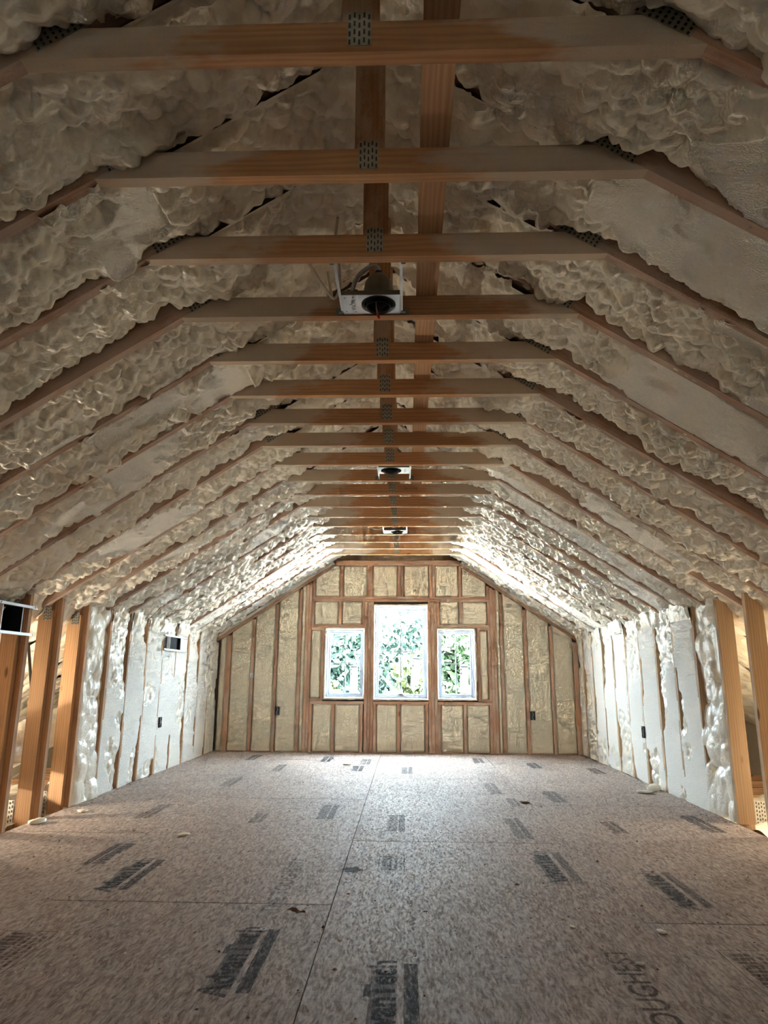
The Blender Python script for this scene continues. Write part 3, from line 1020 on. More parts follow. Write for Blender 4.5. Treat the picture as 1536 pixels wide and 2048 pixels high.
# ---- knee walls
wall_left = tag(empty('wall_left'), 'left knee wall of studs with white shaved spray foam', kind='structure')
wall_right = tag(empty('wall_right'), 'right knee wall of studs with white shaved spray foam', kind='structure')
def knee_foam(k, s, par, bulge=False):
    res = 0.010 if k < 13 else 0.012
    yo = TH / 2 if s < 0 else -TH / 2
    X = XL if s < 0 else XR
    y0 = ty(k) + KY[s]
    y1 = ty(k + 1) + KY[s]
    if k == N_TRUSS - 1: y1 = YG + 0.03
    zt = zr(X - XC) + 0.09
    nu, nv = int(zt / res), int((y1 - y0) / res)
    Zz = np.linspace(-0.0, zt, nu)[:, None] * np.ones((1, nv))
    V = np.linspace(0, 1, nv)[None, :] * np.ones((nu, 1)) * (y1 - y0)
    W = y1 - y0
    sd = 5000 + k * 71 + (900 if s > 0 else 0)
    uu, vv = Zz + sd * 1.3, V + sd * 0.7
    d0 = np.maximum(V - TH / 2, 0); d1 = np.maximum(W - TH / 2 - V, 0)
    on = (d0 <= 0) | (d1 <= 0)
    big = lobes(uu, vv, 0.07, sd + 1, -0.5); mid = lobes(uu, vv, 0.034, sd + 2, -0.4)
    rawness = sstep(fbm(uu * 2.4, vv * 3.0, sd + 4) + 0.14 * sstep(Zz, zt - 0.35, zt) + 0.16 * sstep(Zz, 0.45, 0.0) + (0.06 if s > 0 else 0.0), 0.56, 0.66)
    plane = 0.0012 + 0.0015 * (fbm(uu * 16, vv * 16, sd + 5) - 0.5)
    if bulge:
        p = -0.075 + 0.05 * (fbm(uu * 2, vv * 2, sd) - 0.3) + 0.055 * lobes(uu, vv, 0.15, sd + 7, -0.3) + 0.012 * big
        p = p + 0.02 * sstep(Zz, 0.25, 0.0)
        shaved = np.zeros_like(p)
        p = p - 0.05 * np.exp(-d0 / 0.02)
    else:
        p = -0.010 + 0.030 * (1 - rawness) + rawness * (-0.026 + 0.030 * big + 0.012 * mid)
        gap1 = sstep(fbm(uu * 2.0, uu * 0 + 1.1, sd + 61), 0.46, 0.58)
        scal = 0.02 * (vnoise(uu * 18, vv * 4, sd + 13) - 0.4)
        p = p - (0.075 * gap1) * np.exp(-np.maximum(d1 + scal, 0) / 0.014) - 0.02 * gap1 * np.exp(-np.maximum(d0 + scal, 0) / 0.010)
        film = sstep(fbm(uu * 3.0, vv * 6, sd // 7), 0.42, 0.52)
        p = np.where(on, np.where(film > 0.5, np.minimum(p + 0.02, 0.0015), -0.01), p)
        top = sstep(Zz, zt - 0.26, zt - 0.05)
        p = p + top * (0.02 * big + 0.010 * mid)
        lim = plane + top * 0.045
        shaved = ((p >= plane) & (top < 0.3)) * 1.0
        p = np.minimum(p, lim)
    P = np.stack([X - s * p, y0 + V, Zz], -1)
    return grid_mesh('foam_infill', P, shaved, par, flip=(s > 0))
for k in range(10, N_TRUSS): knee_foam(k, -1, wall_left)
for k in range(9, N_TRUSS): knee_foam(k, 1, wall_right)
knee_foam(9, -1, wall_left, True)
knee_foam(8, 1, wall_right, True)
# return of foam closing the outer side of the finished bays
for s, k, par in ((-1, 10, wall_left), (1, 9, wall_right)):
    X = XL if s < 0 else XR
    x0, x1 = sorted((X + s * 0.10, X + s * 0.16))
    MB().prism([(x0, -0.06), (x1, -0.06), (x1, zr(x1 - XC)), (x0, zr(x0 - XC))], ty(k) + KY[s] + 0.03, YG + 0.1).build('foam_backing', M_FOAM, par)
# ---- side attic floors with loose insulation
for s, nm in ((-1, 'left'), (1, 'right')):
    X = XL if s < 0 else XR
    xs = np.linspace(abs(X) + 0.12, EAVE - 0.25, 60)
    ys = np.linspace(YB, 6.2, 220)
    A, B = np.meshgrid(xs, ys, indexing='ij')
    Zf = -0.12 + 0.09 * lobes(A, B, 0.22, 9001 + s, 0.2) + 0.02 * lobes(A, B, 0.07, 9007 + s, 0.2)
    P = np.stack([s * A, B, Zf], -1)
    g = grid_mesh('attic_insulation', P, np.ones_like(Zf) * 0.5, None, M_INSUL, flip=(s < 0))
    tag(g, 'pale loose insulation over the low side attic floor on the %s' % nm, 'insulation', kind='stuff')

# ================================================================== OBJECTS
# ---- recessed light housings hung between ties
def text_mesh(txt, size, mat, name, parent=None, extrude=0.0, bold=0.0):
    cu = bpy.data.curves.new(name, 'FONT')
    cu.body = txt; cu.size = size; cu.align_x = 'CENTER'; cu.align_y = 'CENTER'
    cu.extrude = extrude; cu.offset = bold; cu.resolution_u = 3
    o = bpy.data.objects.new(name, cu)
    COL.objects.link(o)
    dg = bpy.context.evaluated_depsgraph_get()
    me = bpy.data.meshes.new_from_object(o.evaluated_get(dg))
    bpy.data.objects.remove(o)
    me.materials.clear(); me.materials.append(mat)
    m = bpy.data.objects.new(name, me)
    COL.objects.link(m)
    if parent: m.parent = parent
    return m

def recessed_light(y_near, y_far, py0, py1, px0, px1, hx, label, flip=False, detail=True):
    z = ZT + 0.006
    root = tag(empty('recessed_light', (0, 0, z)), label, 'light fixture', 'recessed light housings hung between the ties')
    hy = (py0 + py1) / 2
    R = min((py1 - py0) / 2 - 0.004, 0.074)
    # mounting plate with round hole
    n = 40; mb = MB()
    inner, outer = [], []
    for i in range(n):
        a = 2 * math.pi * i / n
        c, s_ = math.cos(a), math.sin(a)
        inner.append((hx + R * c, hy + R * s_))
        tx = ((px1 - hx) if c > 0 else (hx - px0)) / max(abs(c), 1e-6)
        tyy = ((py1 - hy) if s_ > 0 else (hy - py0)) / max(abs(s_), 1e-6)
        t = min(tx, tyy)
        outer.append((hx + t * c, hy + t * s_))
    for (ox, oy) in ((px0, py0), (px1, py0), (px1, py1), (px0, py1)):
        j = min(range(n), key=lambda q: (outer[q][0] - ox) ** 2 + (outer[q][1] - oy) ** 2)
        outer[j] = (ox, oy)
    V = [(x, y, 0) for x, y in inner] + [(x, y, 0) for x, y in outer] + [(x, y, 0.0015) for x, y in inner] + [(x, y, 0.0015) for x, y in outer]
    Fc = []
    for i in range(n):
        j = (i + 1) % n
        Fc += [(i, n + i, n + j, j), (2 * n + i, 2 * n + j, 3 * n + j, 3 * n + i), (n + i, 3 * n + i, 3 * n + j, n + j), (i, j, 2 * n + j, 2 * n + i)]
    mb.add(V, Fc)
    plate = mb.build('mounting_plate', M_STEEL, root)
    # raised lips along both long sides
    lips = MB()
    lips.box((px0, py0, 0.0015), (px1, py0 + 0.0015, 0.020)).box((px0, py1 - 0.0015, 0.0015), (px1, py1, 0.014))
    lips.build('plate_lip', M_DULL, plate)
    holes = MB()
    for qx, qy in ((0.012, 0.02), (0.012, 0.12), (0.045, 0.015), (0.05, 0.125), (0.03, 0.07)):
        x, y = px0 + qx, py0 + qy * (py1 - py0) / 0.145
        holes.box((x - 0.0025, y - 0.0025, -0.0006), (x + 0.0025, y + 0.0025, -0.0001))
    holes.build('punched_hole', M_BLACK, plate)
    # can
    MB().lathe([(R, -0.002), (R - 0.002, 0.001), (R - 0.014, 0.003), (R - 0.016, 0.06), (R - 0.02, 0.10), (0.02, 0.112), (0.0005, 0.112)], (hx, hy, 0), 40).build('can_interior', M_BLACK, root, True)
    can = MB().lathe([(R - 0.006, 0.0016), (R - 0.008, 0.055), (R - 0.014, 0.095), (R - 0.030, 0.122), (0.018, 0.133), (0.0005, 0.134)], (hx, hy, 0), 40).build('can_housing', M_DULL, root, True)
    MB().lathe([(0.016, 0.132), (0.016, 0.146), (0.010, 0.150), (0.0005, 0.150)], (hx, hy, 0), 20).build('can_cap', M_BLACK, can, True)
    MB().lathe([(R - 0.018, -0.012), (R - 0.020, -0.012), (R - 0.020, 0.02), (R - 0.018, 0.02)], (hx, hy + 0.006, 0), 40).build('trim_collar', M_BLACK, root, True)
    # junction box and flexible conduit
    sg = 1 if flip else -1
    bx = (px1 - 0.03) if flip else (px0 + 0.036)
    jb = MB().box((bx - 0.022, hy + 0.004, 0.0015), (bx + 0.022, hy + 0.050, 0.072)).build('junction_box', M_DULL, root)
    MB().box((bx - 0.016, hy + 0.0025, 0.01), (bx - 0.010, hy + 0.0045, 0.02)).box((bx + 0.010, hy + 0.0025, 0.03), (bx + 0.016, hy + 0.0045, 0.04)).build('knockout', M_BLACK, jb)
    path = smooth_path([(bx, hy - 0.004, 0.020), (bx + 0.002, hy - 0.006, 0.06), (bx - sg * 0.018, hy - 0.002, 0.118), (bx - sg * 0.055, hy, 0.160), (hx + sg * 0.012, hy, 0.172), (hx, hy, 0.150)], 12)
    rr = [0.0085 + (0.0015 if i % 2 else -0.001) for i in range(len(path))]
    MB().tube(path, rr, 12).build('flexible_conduit', M_STEEL if detail else M_DULL, root, True)
    # bar hangers
    for x in (px0 - 0.006, px1 + 0.006):
        bar = MB().box((x - 0.005, y_near, 0.004), (x + 0.005, y_far, 0.010)).box((x - 0.0008, y_near, 0.010), (x + 0.0008, y_far, 0.020)).build('hanger_bar', M_STEEL, root)
        sgn = -1 if x < hx else 1
        for yy, dr in ((y_near, 1), (y_far, -1)):
            br = MB().box((min(x, x + sgn * 0.030), min(yy, yy + dr * 0.002), -0.004), (max(x, x + sgn * 0.030), max(yy, yy + dr * 0.002), 0.030))
            br.box((min(x, x + sgn * 0.016), min(yy, yy + dr * 0.020), 0.0), (max(x, x + sgn * 0.016), max(yy, yy + dr * 0.020), 0.004))
            br.build('bar_bracket', M_DULL, bar)
    # lettering embossed on the plate, readable from below
    tx = (px1 - 0.03) if flip else px0 + 0.042
    t = text_mesh('NORA', 0.026, M_DULL, 'maker_mark', plate)
    t.location = (tx, hy, -0.0008)
    t.rotation_euler = (math.pi, 0, math.radians(90 if not flip else -90))
    if detail:
        w = MB().tube([(hx - 0.012, hy + 0.02, 0.05), (hx - 0.010, hy + 0.03, 0.0), (hx - 0.004, hy + 0.04, -0.022)], 0.0022, 6).build('lamp_lead', M_CABLE, root)
        MB().tube([(hx - 0.006, hy + 0.038, -0.012), (hx - 0.002, hy + 0.042, -0.030), (hx + 0.003, hy + 0.040, -0.040)], [0.004, 0.006, 0.003], 8).build('wire_nut', M_RED, w)
    return root
yA = lambda k: ty(k) + TH / 2
yB = lambda k: ty(k) - TH / 2
recessed_light(yA(2), yB(3), 2.392, 2.537, -0.251, -0.022, -0.108, 'silver recessed light housing with curved conduit, nearest of three')
recessed_light(yA(8), yB(9), 4.660, 4.818, -0.194, 0.025, -0.106, 'white-plated recessed light housing, middle one of three along the ceiling', flip=True, detail=False)
recessed_light(yA(13), yB(14), 6.832, 6.985, -0.222, 0.002, -0.085, 'small bright recessed light housing, farthest of three near the windows', flip=True, detail=False)

def cable(pts, label, r=0.006, name='cable', mat=None):
    pts = [(x, y - (0.013 if z > 1.5 else 0), z + (0.040 if z > 1.5 else 0)) for x, y, z in pts]
    o = MB().tube(smooth_path(pts, 8), r, 8).build(name, mat or M_CABLE, None, True)
    return tag(o, label, 'cable')
cable([(-0.42, 2.19, 2.44), (-0.37, 2.30, 2.39), (-0.315, 2.42, 2.345), (-0.285, 2.47, 2.335), (-0.262, 2.44, 2.36), (-0.258, 2.36, 2.40), (-0.262, 2.26, 2.44), (-0.25, 2.22, 2.52)],
      'cream cable looping down beside the nearest recessed light')
cable([(-0.335, 2.62, 2.55), (-0.325, 2.63, 2.49), (-0.315, 2.635, 2.43), (-0.307, 2.64, 2.395)], 'pale cable end hanging behind the fourth tie', 0.008)
cable([(0.03, 4.75, 2.34), (0.10, 4.74, 2.325), (0.145, 4.76, 2.34), (0.15, 4.80, 2.40)], 'white cable curling right of the middle recessed light', 0.005)
cable([(-0.19, 4.80, 2.35), (-0.26, 4.78, 2.335), (-0.31, 4.76, 2.37), (-0.33, 4.75, 2.43)], 'white cable curving left of the middle recessed light', 0.005)
cable([(-0.21, 6.93, 2.36), (-0.29, 6.92, 2.335), (-0.36, 6.92, 2.35), (-0.39, 6.92, 2.36)], 'white cable looping left of the farthest recessed light', 0.006)

# ---- lumber marks on two ties, blobs of foam stuck to the bracing
def tie_mark(k, txt, x, z, size, flip):
    tie = [c for c in trusses[k].children if c.name.startswith('collar_tie')][0]
    t = text_mesh(txt, size, M_PRINT, 'lumber_mark', tie)
    t.location = (x, -TH / 2 - 0.0006, z)
    t.rotation_euler = (math.pi / 2, math.pi if flip else 0, 0)
tie_mark(10, 'B02A N2', 0.15, 0.050, 0.030, True)
tie_mark(13, '163', 0.30, 0.045, 0.050, False)
def foam_blob(x, y, z, rad, seed):
    bm = bmesh.new()
    bmesh.ops.create_icosphere(bm, subdivisions=4, radius=1.0)
    q = np.array([v.co[:] for v in bm.verts])
    d = 0.72 + 0.42 * lobes(q[:, 0] + q[:, 2] * 0.6 + seed, q[:, 1] + q[:, 2] * 0.5, 0.55, seed)
    for v, f_ in zip(bm.verts, d): v.co = v.co * float(f_) * rad
    me = bpy.data.meshes.new('foam_blob'); bm.to_mesh(me); bm.free()
    me.polygons.foreach_set('use_smooth', [True] * len(me.polygons)); me.materials.append(M_FOAM)
    o = bpy.data.objects.new('foam_blob', me); COL.objects.link(o); o.parent = ceiling; o.location = (x, y, z)
for a in ((0.10, 3.90, 2.445, 0.040, 3), (0.105, 4.31, 2.440, 0.036, 8), (0.36, 4.10, 2.440, 0.040, 9)):
    foam_blob(*a)

# ---- register boots on the left knee wall
def boot(y0, y1, z0, z1, ya, yb, label, xin=-0.16, xout=0.004):
    root = tag(empty('duct_boot', (XL, (y0 + y1) / 2, z0)), label, 'duct boot', 'duct boots in the left knee wall')
    h = z1 - z0; w = (y1 - y0) / 2
    mb = MB()
    t = 0.004
    # open box going outwards (-x), dark inside
    mb.box((xin, -w, 0), (xout, -w + t, h), 0).box((xin, w - t, 0), (xout, w, h), 0)
    mb.box((xin, -w + t, 0), (xout, w - t, t), 0).box((xin, -w + t, h - t), (xout, w - t, h), 0)
    mb.box((xin - 0.005, -w, 0), (xin, w, h), 0)
    mb.build('boot_box', M_HOLE, root)
    rim = MB().box((xin, -w - 0.006, 0), (xout + 0.002, -w, h)).box((xin, w, 0), (xout + 0.002, w + 0.006, h))
    rim.build('boot_rim', M_STEEL, root)
    c = (y0 + y1) / 2
    for z in (-0.012, h - 0.006):
        st = MB().box((xout + 0.002, ya - c, z), (xout + 0.007, yb - c, z + 0.018)).box((xout + 0.007, ya - c, z), (xout + 0.020, yb - c, z + 0.002))
        s = st.build('hanger_strap', M_STEEL, root)
        ScrewMB = MB()
        for q in (ya - c + 0.02, yb - c - 0.02):
            ScrewMB.lathe([(0.004, 0.0), (0.003, 0.002), (0.0003, 0.003)], (0.0, 0.0, 0.0), 8)
            ScrewMB.v[-24:] = [(xout + 0.007 + v[2], q + v[0], z + 0.010 + v[1]) for v in ScrewMB.v[-24:]]
        ScrewMB.build('screw', M_DULL, s)
    return root
boot(3.955, 4.165, 1.146, 1.308, 3.90, 4.315, 'black duct opening in two metal straps at the frame\'s left edge')
boot(6.745, 7.065, 1.143, 1.270, 6.58, 7.25, 'small square black duct opening in the foamed left knee wall', 0.022, 0.050)

# ---- electrical boxes
def outlet(loc, w, h, facing, label, metal=False):
    root = tag(empty('electrical_box', loc), label, 'electrical box', 'electrical boxes in the walls')
    mb = MB(); t = 0.003; d = 0.011
    mb.box((-w / 2, 0, 0), (-w / 2 + t, d, h)).box((w / 2 - t, 0, 0), (w / 2, d, h)).box((-w / 2 + t, 0, 0), (w / 2 - t, d, t)).box((-w / 2 + t, 0, h - t), (w / 2 - t, d, h)).box((-w / 2, d, 0), (w / 2, d + t, h))
    mb.build('box_shell', M_STEEL if metal else M_BOXBLUE, root)
    wr = MB().tube(smooth_path([(0.0, 0.008, h * 0.85), (0.006, 0.003, h * 0.6), (-0.004, 0.002, h * 0.35), (0.004, 0.007, h * 0.15)], 4), 0.0045, 6)
    wr.build('wire', M_CABLE, root)
    for zz in (0.006, h - 0.010):
        MB().box((-0.006, -0.002, zz), (0.006, 0.0, zz + 0.006)).build('screw_tab', M_STEEL, root)
    root.rotation_euler = (0, 0, facing)
    return root
outlet((-1.582, YG - 0.013, 0.432), 0.058, 0.098, 0, 'black electrical box in the foam left of the windows')
outlet((1.533, YG - 0.013, 0.396), 0.058, 0.100, 0, 'black electrical box in the foam right of the windows')
sb = outlet((-1.919, YG - 0.013, 0.872), 0.050, 0.058, 0, 'small metal box on the second stud of the left gable end', True)
outlet((XL + 0.015, 6.765, 0.413), 0.055, 0.095, math.pi / 2, 'dark electrical box in the left knee wall')
outlet((XR - 0.015, 6.434, 0.385), 0.055, 0.098, -math.pi / 2, 'dark electrical box in the right knee wall')

# ---- flexible foil ducts and straps in the left side attic
def duct(pts, r, label):
    path = smooth_path(pts, 16)
    rr = [r * (1 + 0.025 * math.sin(i * 2.1) + 0.012 * math.sin(i * 5.3)) for i in range(len(path))]
    o = MB().tube(path, rr, 28).build('flex_duct', M_FOIL, None, True)
    return tag(o, label, 'duct', 'foil ducts in the side attic')
duct([(-2.75, 3.6, 0.34), (-2.77, 4.3, 0.36), (-2.73, 4.8, 0.40), (-2.77, 5.4, 0.48), (-2.83, 6.1, 0.55)], 0.135, 'silver foil flexible duct strung behind the left open studs')
duct([(-2.92, 4.0, 0.05), (-2.80, 4.5, 0.04), (-2.66, 4.9, 0.03), (-2.60, 5.4, 0.03)], 0.085, 'low silver duct lying at the floor edge behind the left studs')
for i, (x, y) in enumerate(((-2.73, 4.65), (-2.75, 5.05))):
    w = MB()
    w.box((-0.002, -0.018, 0.0), (0.002, 0.018, 0.72))
    o = w.build('duct_strap', M_STRAP); o.location = (x + 0.10, y, 0.44); o.rotation_euler = (0.10, -0.14, 0)
    tag(o, ['black webbing strap holding the duct between the first open studs', 'black webbing strap holding the duct just before the foamed bay'][i], 'strap', 'straps holding up the foil duct')
cable([(-2.59, 4.4, 0.20), (-2.61, 4.7, 0.225), (-2.63, 5.1, 0.29)], 'thin white cable strung low behind the left open studs', 0.006)
cable([(2.26, 4.90, 0.72), (2.34, 5.02, 0.66), (2.41, 5.2, 0.63)], 'dark cable sagging behind the right open studs', 0.006, mat=M_STRAP)

# ---- stamps printed on the floor sheets
def panel_at(x, y):
    for p in panels:
        if p[0] <= x <= p[1] and p[2] <= y <= p[3]: return p[4]
    return floor
def place_stamp(o, x, y, rot):
    x, y = x * 0.985, y * 0.955
    o.parent = panel_at(x, y)
    o.location = (x, y, 0.0004)
    o.rotation_euler = (0, 0, rot)
def brand_stamp(x, y, rot, mat, length=0.50):
    t = text_mesh('AdvanTech', 0.135 * length / 0.56, mat, 'ink_stamp', bold=0.004)
    # a solid bar runs under the word
    bm = bmesh.new(); bm.from_mesh(t.data)
    w = length / 2
    hgt = 0.045 * length / 0.56
    z0 = -0.068 * length / 0.56
    vs_ = [bm.verts.new(c) for c in ((-w, z0 - hgt, 0), (w, z0 - hgt, 0), (w, z0, 0), (-w, z0, 0))]
    bm.faces.new(vs_)
    vs_ = [bm.verts.new(c) for c in ((-w * 0.9, z0 + 0.02, -0.0001), (w * 0.8, z0 + 0.02, -0.0001), (w * 0.8, -z0 * 0.55, -0.0001), (-w * 0.9, -z0 * 0.55, -0.0001))]
    f2 = bm.faces.new(vs_); f2.material_index = 1
    bm.to_mesh(t.data); bm.free()
    t.data.materials.append(M_INK2)
    place_stamp(t, x, y, rot)
def word_stamp(x, y, rot, mat, txt, size):
    t = text_mesh(txt, size, mat, 'ink_stamp', bold=0.001)
    place_stamp(t, x, y, rot)
def frame_stamp(x, y, rot, mat, w=0.34, h=0.17, seed=1):
    mb = MB(); b = 0.004
    def rect(x0, x1, y0, y1): mb.add([(x0, y0, 0), (x1, y0, 0), (x1, y1, 0), (x0, y1, 0)], [(0, 1, 2, 3)])
    rect(-w / 2, w / 2, -h / 2, -h / 2 + b); rect(-w / 2, w / 2, h / 2 - b, h / 2)
    rect(-w / 2, -w / 2 + b, -h / 2 + b, h / 2 - b); rect(w / 2 - b, w / 2, -h / 2 + b, h / 2 - b)
    r = random.Random(seed)
    u = -w / 2 + 0.02
    while u < w / 2 - 0.03:
        l = r.uniform(0.018, 0.034); rect(u, min(u + l, w / 2 - 0.015), 0.0, h * 0.36); u += l + 0.006
    for row in range(3):
        u = -w / 2 + 0.02
        while u < w / 2 - 0.05:
            l = r.uniform(0.01, 0.03); rect(u, u + l, -h * 0.40 + row * 0.024, -h * 0.40 + row * 0.024 + 0.014); u += l + 0.008
    o = mesh_obj('ink_stamp', mb.v, mb.f, mat)
    place_stamp(o, x, y, rot)
def block_stamp(x, y, rot, mat, w, h, seed):
    """worn block of print too faded to read"""
    mb = MB(); r = random.Random(seed)
    def rect(x0, x1, y0, y1): mb.add([(x0, y0, 0), (x1, y0, 0), (x1, y1, 0), (x0, y1, 0)], [(0, 1, 2, 3)])
    rect(-w / 2, w / 2, -h / 2, -h * 0.18)
    u = -w / 2
    while u < w / 2 - 0.02:
        l = r.uniform(0.02, 0.05); rect(u, min(u + l, w / 2), -h * 0.10 , h * r.uniform(0.32, 0.5)); u += l + 0.006
    o = mesh_obj('ink_stamp', mb.v, mb.f, mat)
    place_stamp(o, x, y, rot)
UP, DN = math.pi / 2, -math.pi / 2
brand_stamp(-0.575, 2.640, UP, M_INK1, 0.52)
brand_stamp(-0.075, 2.330, UP, M_INK1, 0.54)
brand_stamp(-1.330, 3.630, UP, M_INK1, 0.50)
block_stamp(-1.56, 4.00, DN, M_INK1, 0.44, 0.11, 5)
word_stamp(-0.545, 3.50, UP, M_INK2, 'THE TOUGHEST', 0.105)
word_stamp(-0.445, 3.50, UP, M_INK2, 'FLOOR ON EARTH' if False else 'oo oooo ooo', 0.05)
frame_stamp(-1.37, 2.66, UP, M_INK3, 0.36, 0.19, 3)
frame_stamp(1.17, 2.60, UP, M_INK3, 0.36, 0.19, 8)
brand_stamp(0.705, 3.870, UP, M_INK2, 0.56)
brand_stamp(1.165, 3.520, UP, M_INK2, 0.52)
word_stamp(0.72, 2.32, UP, M_INK3, 'THE TOUGHEST', 0.12)
frame_stamp(-0.075, 3.90, UP, M_INK2, 0.32, 0.13, 12)
for i, (x, y, w, h, m) in enumerate([(-0.07, 4.90, 0.5, 0.12, M_INK2), (0.69, 4.80, 0.6, 0.11, M_INK2), (1.90, 5.00, 0.52, 0.12, M_INK1), (0.80, 5.70, 0.36, 0.08, M_INK2),
        (-0.55, 5.25, 0.5, 0.13, M_INK2), (0.72, 6.38, 0.56, 0.11, M_INK2), (1.16, 6.00, 0.5, 0.12, M_INK2), (-0.45, 8.2, 0.5, 0.12, M_INK2), (-1.55, 6.6, 0.5, 0.12, M_INK2),
        (-0.9, 8.4, 0.5, 0.12, M_INK1), (-1.75, 8.5, 0.5, 0.12, M_INK1), (-1.3, 7.6, 0.5, 0.10, M_INK2), (0.0, 7.5, 0.5, 0.12, M_INK2), (0.8, 8.4, 0.45, 0.12, M_INK1), (1.35, 8.0, 0.45, 0.12, M_INK1),
        (-1.75, 5.2, 0.5, 0.10, M_INK2), (-0.98, 5.0, 0.3, 0.09, M_INK2), (-0.5, 7.6, 0.4, 0.12, M_INK1), (1.9, 7.6, 0.42, 0.12, M_INK1), (1.30, 4.85, 0.35, 0.10, M_INK3)]):
    block_stamp(x, y, UP, m, w, h, 40 + i)

# ---- scraps on the floor
def crumb(x, y, s, label, seed, mat=None, flat=0.45, name='foam_scrap', cat='foam scrap', grp='foam scraps on the floor'):
    bm = bmesh.new()
    bmesh.ops.create_icosphere(bm, subdivisions=3, radius=1.0)
    r = np.array([v.co[:] for v in bm.verts])
    d = 0.65 + 0.5 * lobes(r[:, 0] + seed, r[:, 1] + r[:, 2] * 0.7, 0.7, seed) 
    for v, k in zip(bm.verts, d):
        v.co = Vector((v.co.x * k * 1.5, v.co.y * k, max(v.co.z * k * flat, -0.28))) * s
    zmin = min(v.co.z for v in bm.verts)
    for v in bm.verts: v.co.z -= zmin
    me = bpy.data.meshes.new(name); bm.to_mesh(me); bm.free()
    me.polygons.foreach_set('use_smooth', [True] * len(me.polygons))
    me.materials.append(mat or M_FOAM)
    o = bpy.data.objects.new(name, me); COL.objects.link(o)
    o.location = (x * 0.985, y * 0.955, 0.0); o.rotation_euler = (0, 0, seed * 1.3)
    return tag(o, label, cat, grp)
crumb(-2.33, 4.74, 0.042, 'lumpy foam scrap beside the foot of the left open stud', 1)
crumb(-2.22, 5.13, 0.030, 'flat foam sliver on the floor near the left foamed bay', 2, flat=0.3)
crumb(-1.305, 4.45, 0.022, 'cream foam scrap with brown side on the left floor seam', 3)
crumb(0.944, 2.95, 0.015, 'cream foam chip below the right foreground floor seam', 4)
crumb(0.77, 2.646, 0.010, 'tiny pale foam chip in the right foreground', 5)
crumb(0.628, 2.994, 0.010, 'thin tan foam sliver left of the right foreground seam', 6, flat=0.25)
crumb(1.95, 6.22, 0.042, 'long foam trimming lying along the right knee wall', 7, flat=0.3)
crumb(2.07, 6.38, 0.052, 'heaped foam trimming against the right knee wall', 8, flat=0.7)
crumb(0.885, 5.686, 0.028, 'dark tan chip at the end of the right middle seam', 9, M_LEAFDRY, 0.3)
crumb(-0.63, 7.9, 0.03, 'white foam scrap on the floor before the left window', 10)
# dry leaf
lf = MB()
n = 9
top, bot = [], []
for i in range(n):
    t = i / (n - 1); w = 0.016 * math.sin(math.pi * min(1, t * 1.05)) * (1 if i % 2 else 0.55)
    x = -0.045 + 0.09 * t; z = 0.006 + 0.010 * abs(math.sin(t * 5))
    top.append((x, w, z)); bot.append((x, -w * 0.8, z * 0.5 + 0.002))
V = top + bot + [(x, y, z + 0.0012) for x, y, z in top] + [(x, y, z + 0.0012) for x, y, z in bot]
Fc = []
for i in range(n - 1):
    Fc += [(i, i + 1, n + i + 1, n + i), (2 * n + i, 3 * n + i, 3 * n + i + 1, 2 * n + i + 1), (i, 2 * n + i, 2 * n + i + 1, i + 1), (n + i, n + i + 1, 3 * n + i + 1, 3 * n + i)]
lf.add(V, Fc)
o = lf.build('dry_leaf', M_LEAFDRY); o.location = (-0.432, 2.956, 0); o.rotation_euler = (0, 0, -0.5)
tag(o, 'curled brown dry leaf on the middle floor seam', 'leaf')
# washer
o = MB().lathe([(0.005, 0), (0.014, 0), (0.014, 0.003), (0.005, 0.003), (0.005, 0)], (0, 0, 0), 24).build('washer', M_STEEL)
o.location = (-0.522, 2.773, 0.001); o.rotation_euler = (0.06, 0, 0)
tag(o, 'small round steel washer lying on a dark floor stamp', 'washer')
# dark ink blot
o = mesh_obj('ink_blot', [(0.045 * math.cos(i * 0.349) * (1 + 0.25 * math.sin(i * 2.3)), 0.05 * math.sin(i * 0.349) * (1 + 0.2 * math.cos(i * 1.7)), 0) for i in range(18)], [tuple(range(18))], M_INK1)
place_stamp(o, -0.262, 3.757, 0)
# nail heads along the sheet edges and joists
mb = MB()
rn = random.Random(11)
for (x0, x1, y0, y1, po) in panels:
    if y1 < 1.8: continue
    for yy in [y0 + 0.018, y1 - 0.018] + [ty(k) for k in range(0, 19) if y0 + 0.1 < ty(k) < y1 - 0.1]:
        edge = yy in (y0 + 0.018, y1 - 0.018)
        x = x0 + 0.03
        while x < x1:
            if rn.random() < (0.8 if edge else 0.30):
                q, w_ = yy + rn.uniform(-0.008, 0.008), rn.uniform(0.003, 0.007)
                mb.add([(x + w_ * math.cos(a), q + w_ * math.sin(a), 0.0006) for a in (0, 1.05, 2.09, 3.14, 4.19, 5.24)], [(0, 1, 2, 3, 4, 5)])
            x += 0.155 if edge else 0.30
o = mb.build('nail_heads', M_HOLE, floor)
tag(o, kind='stuff')
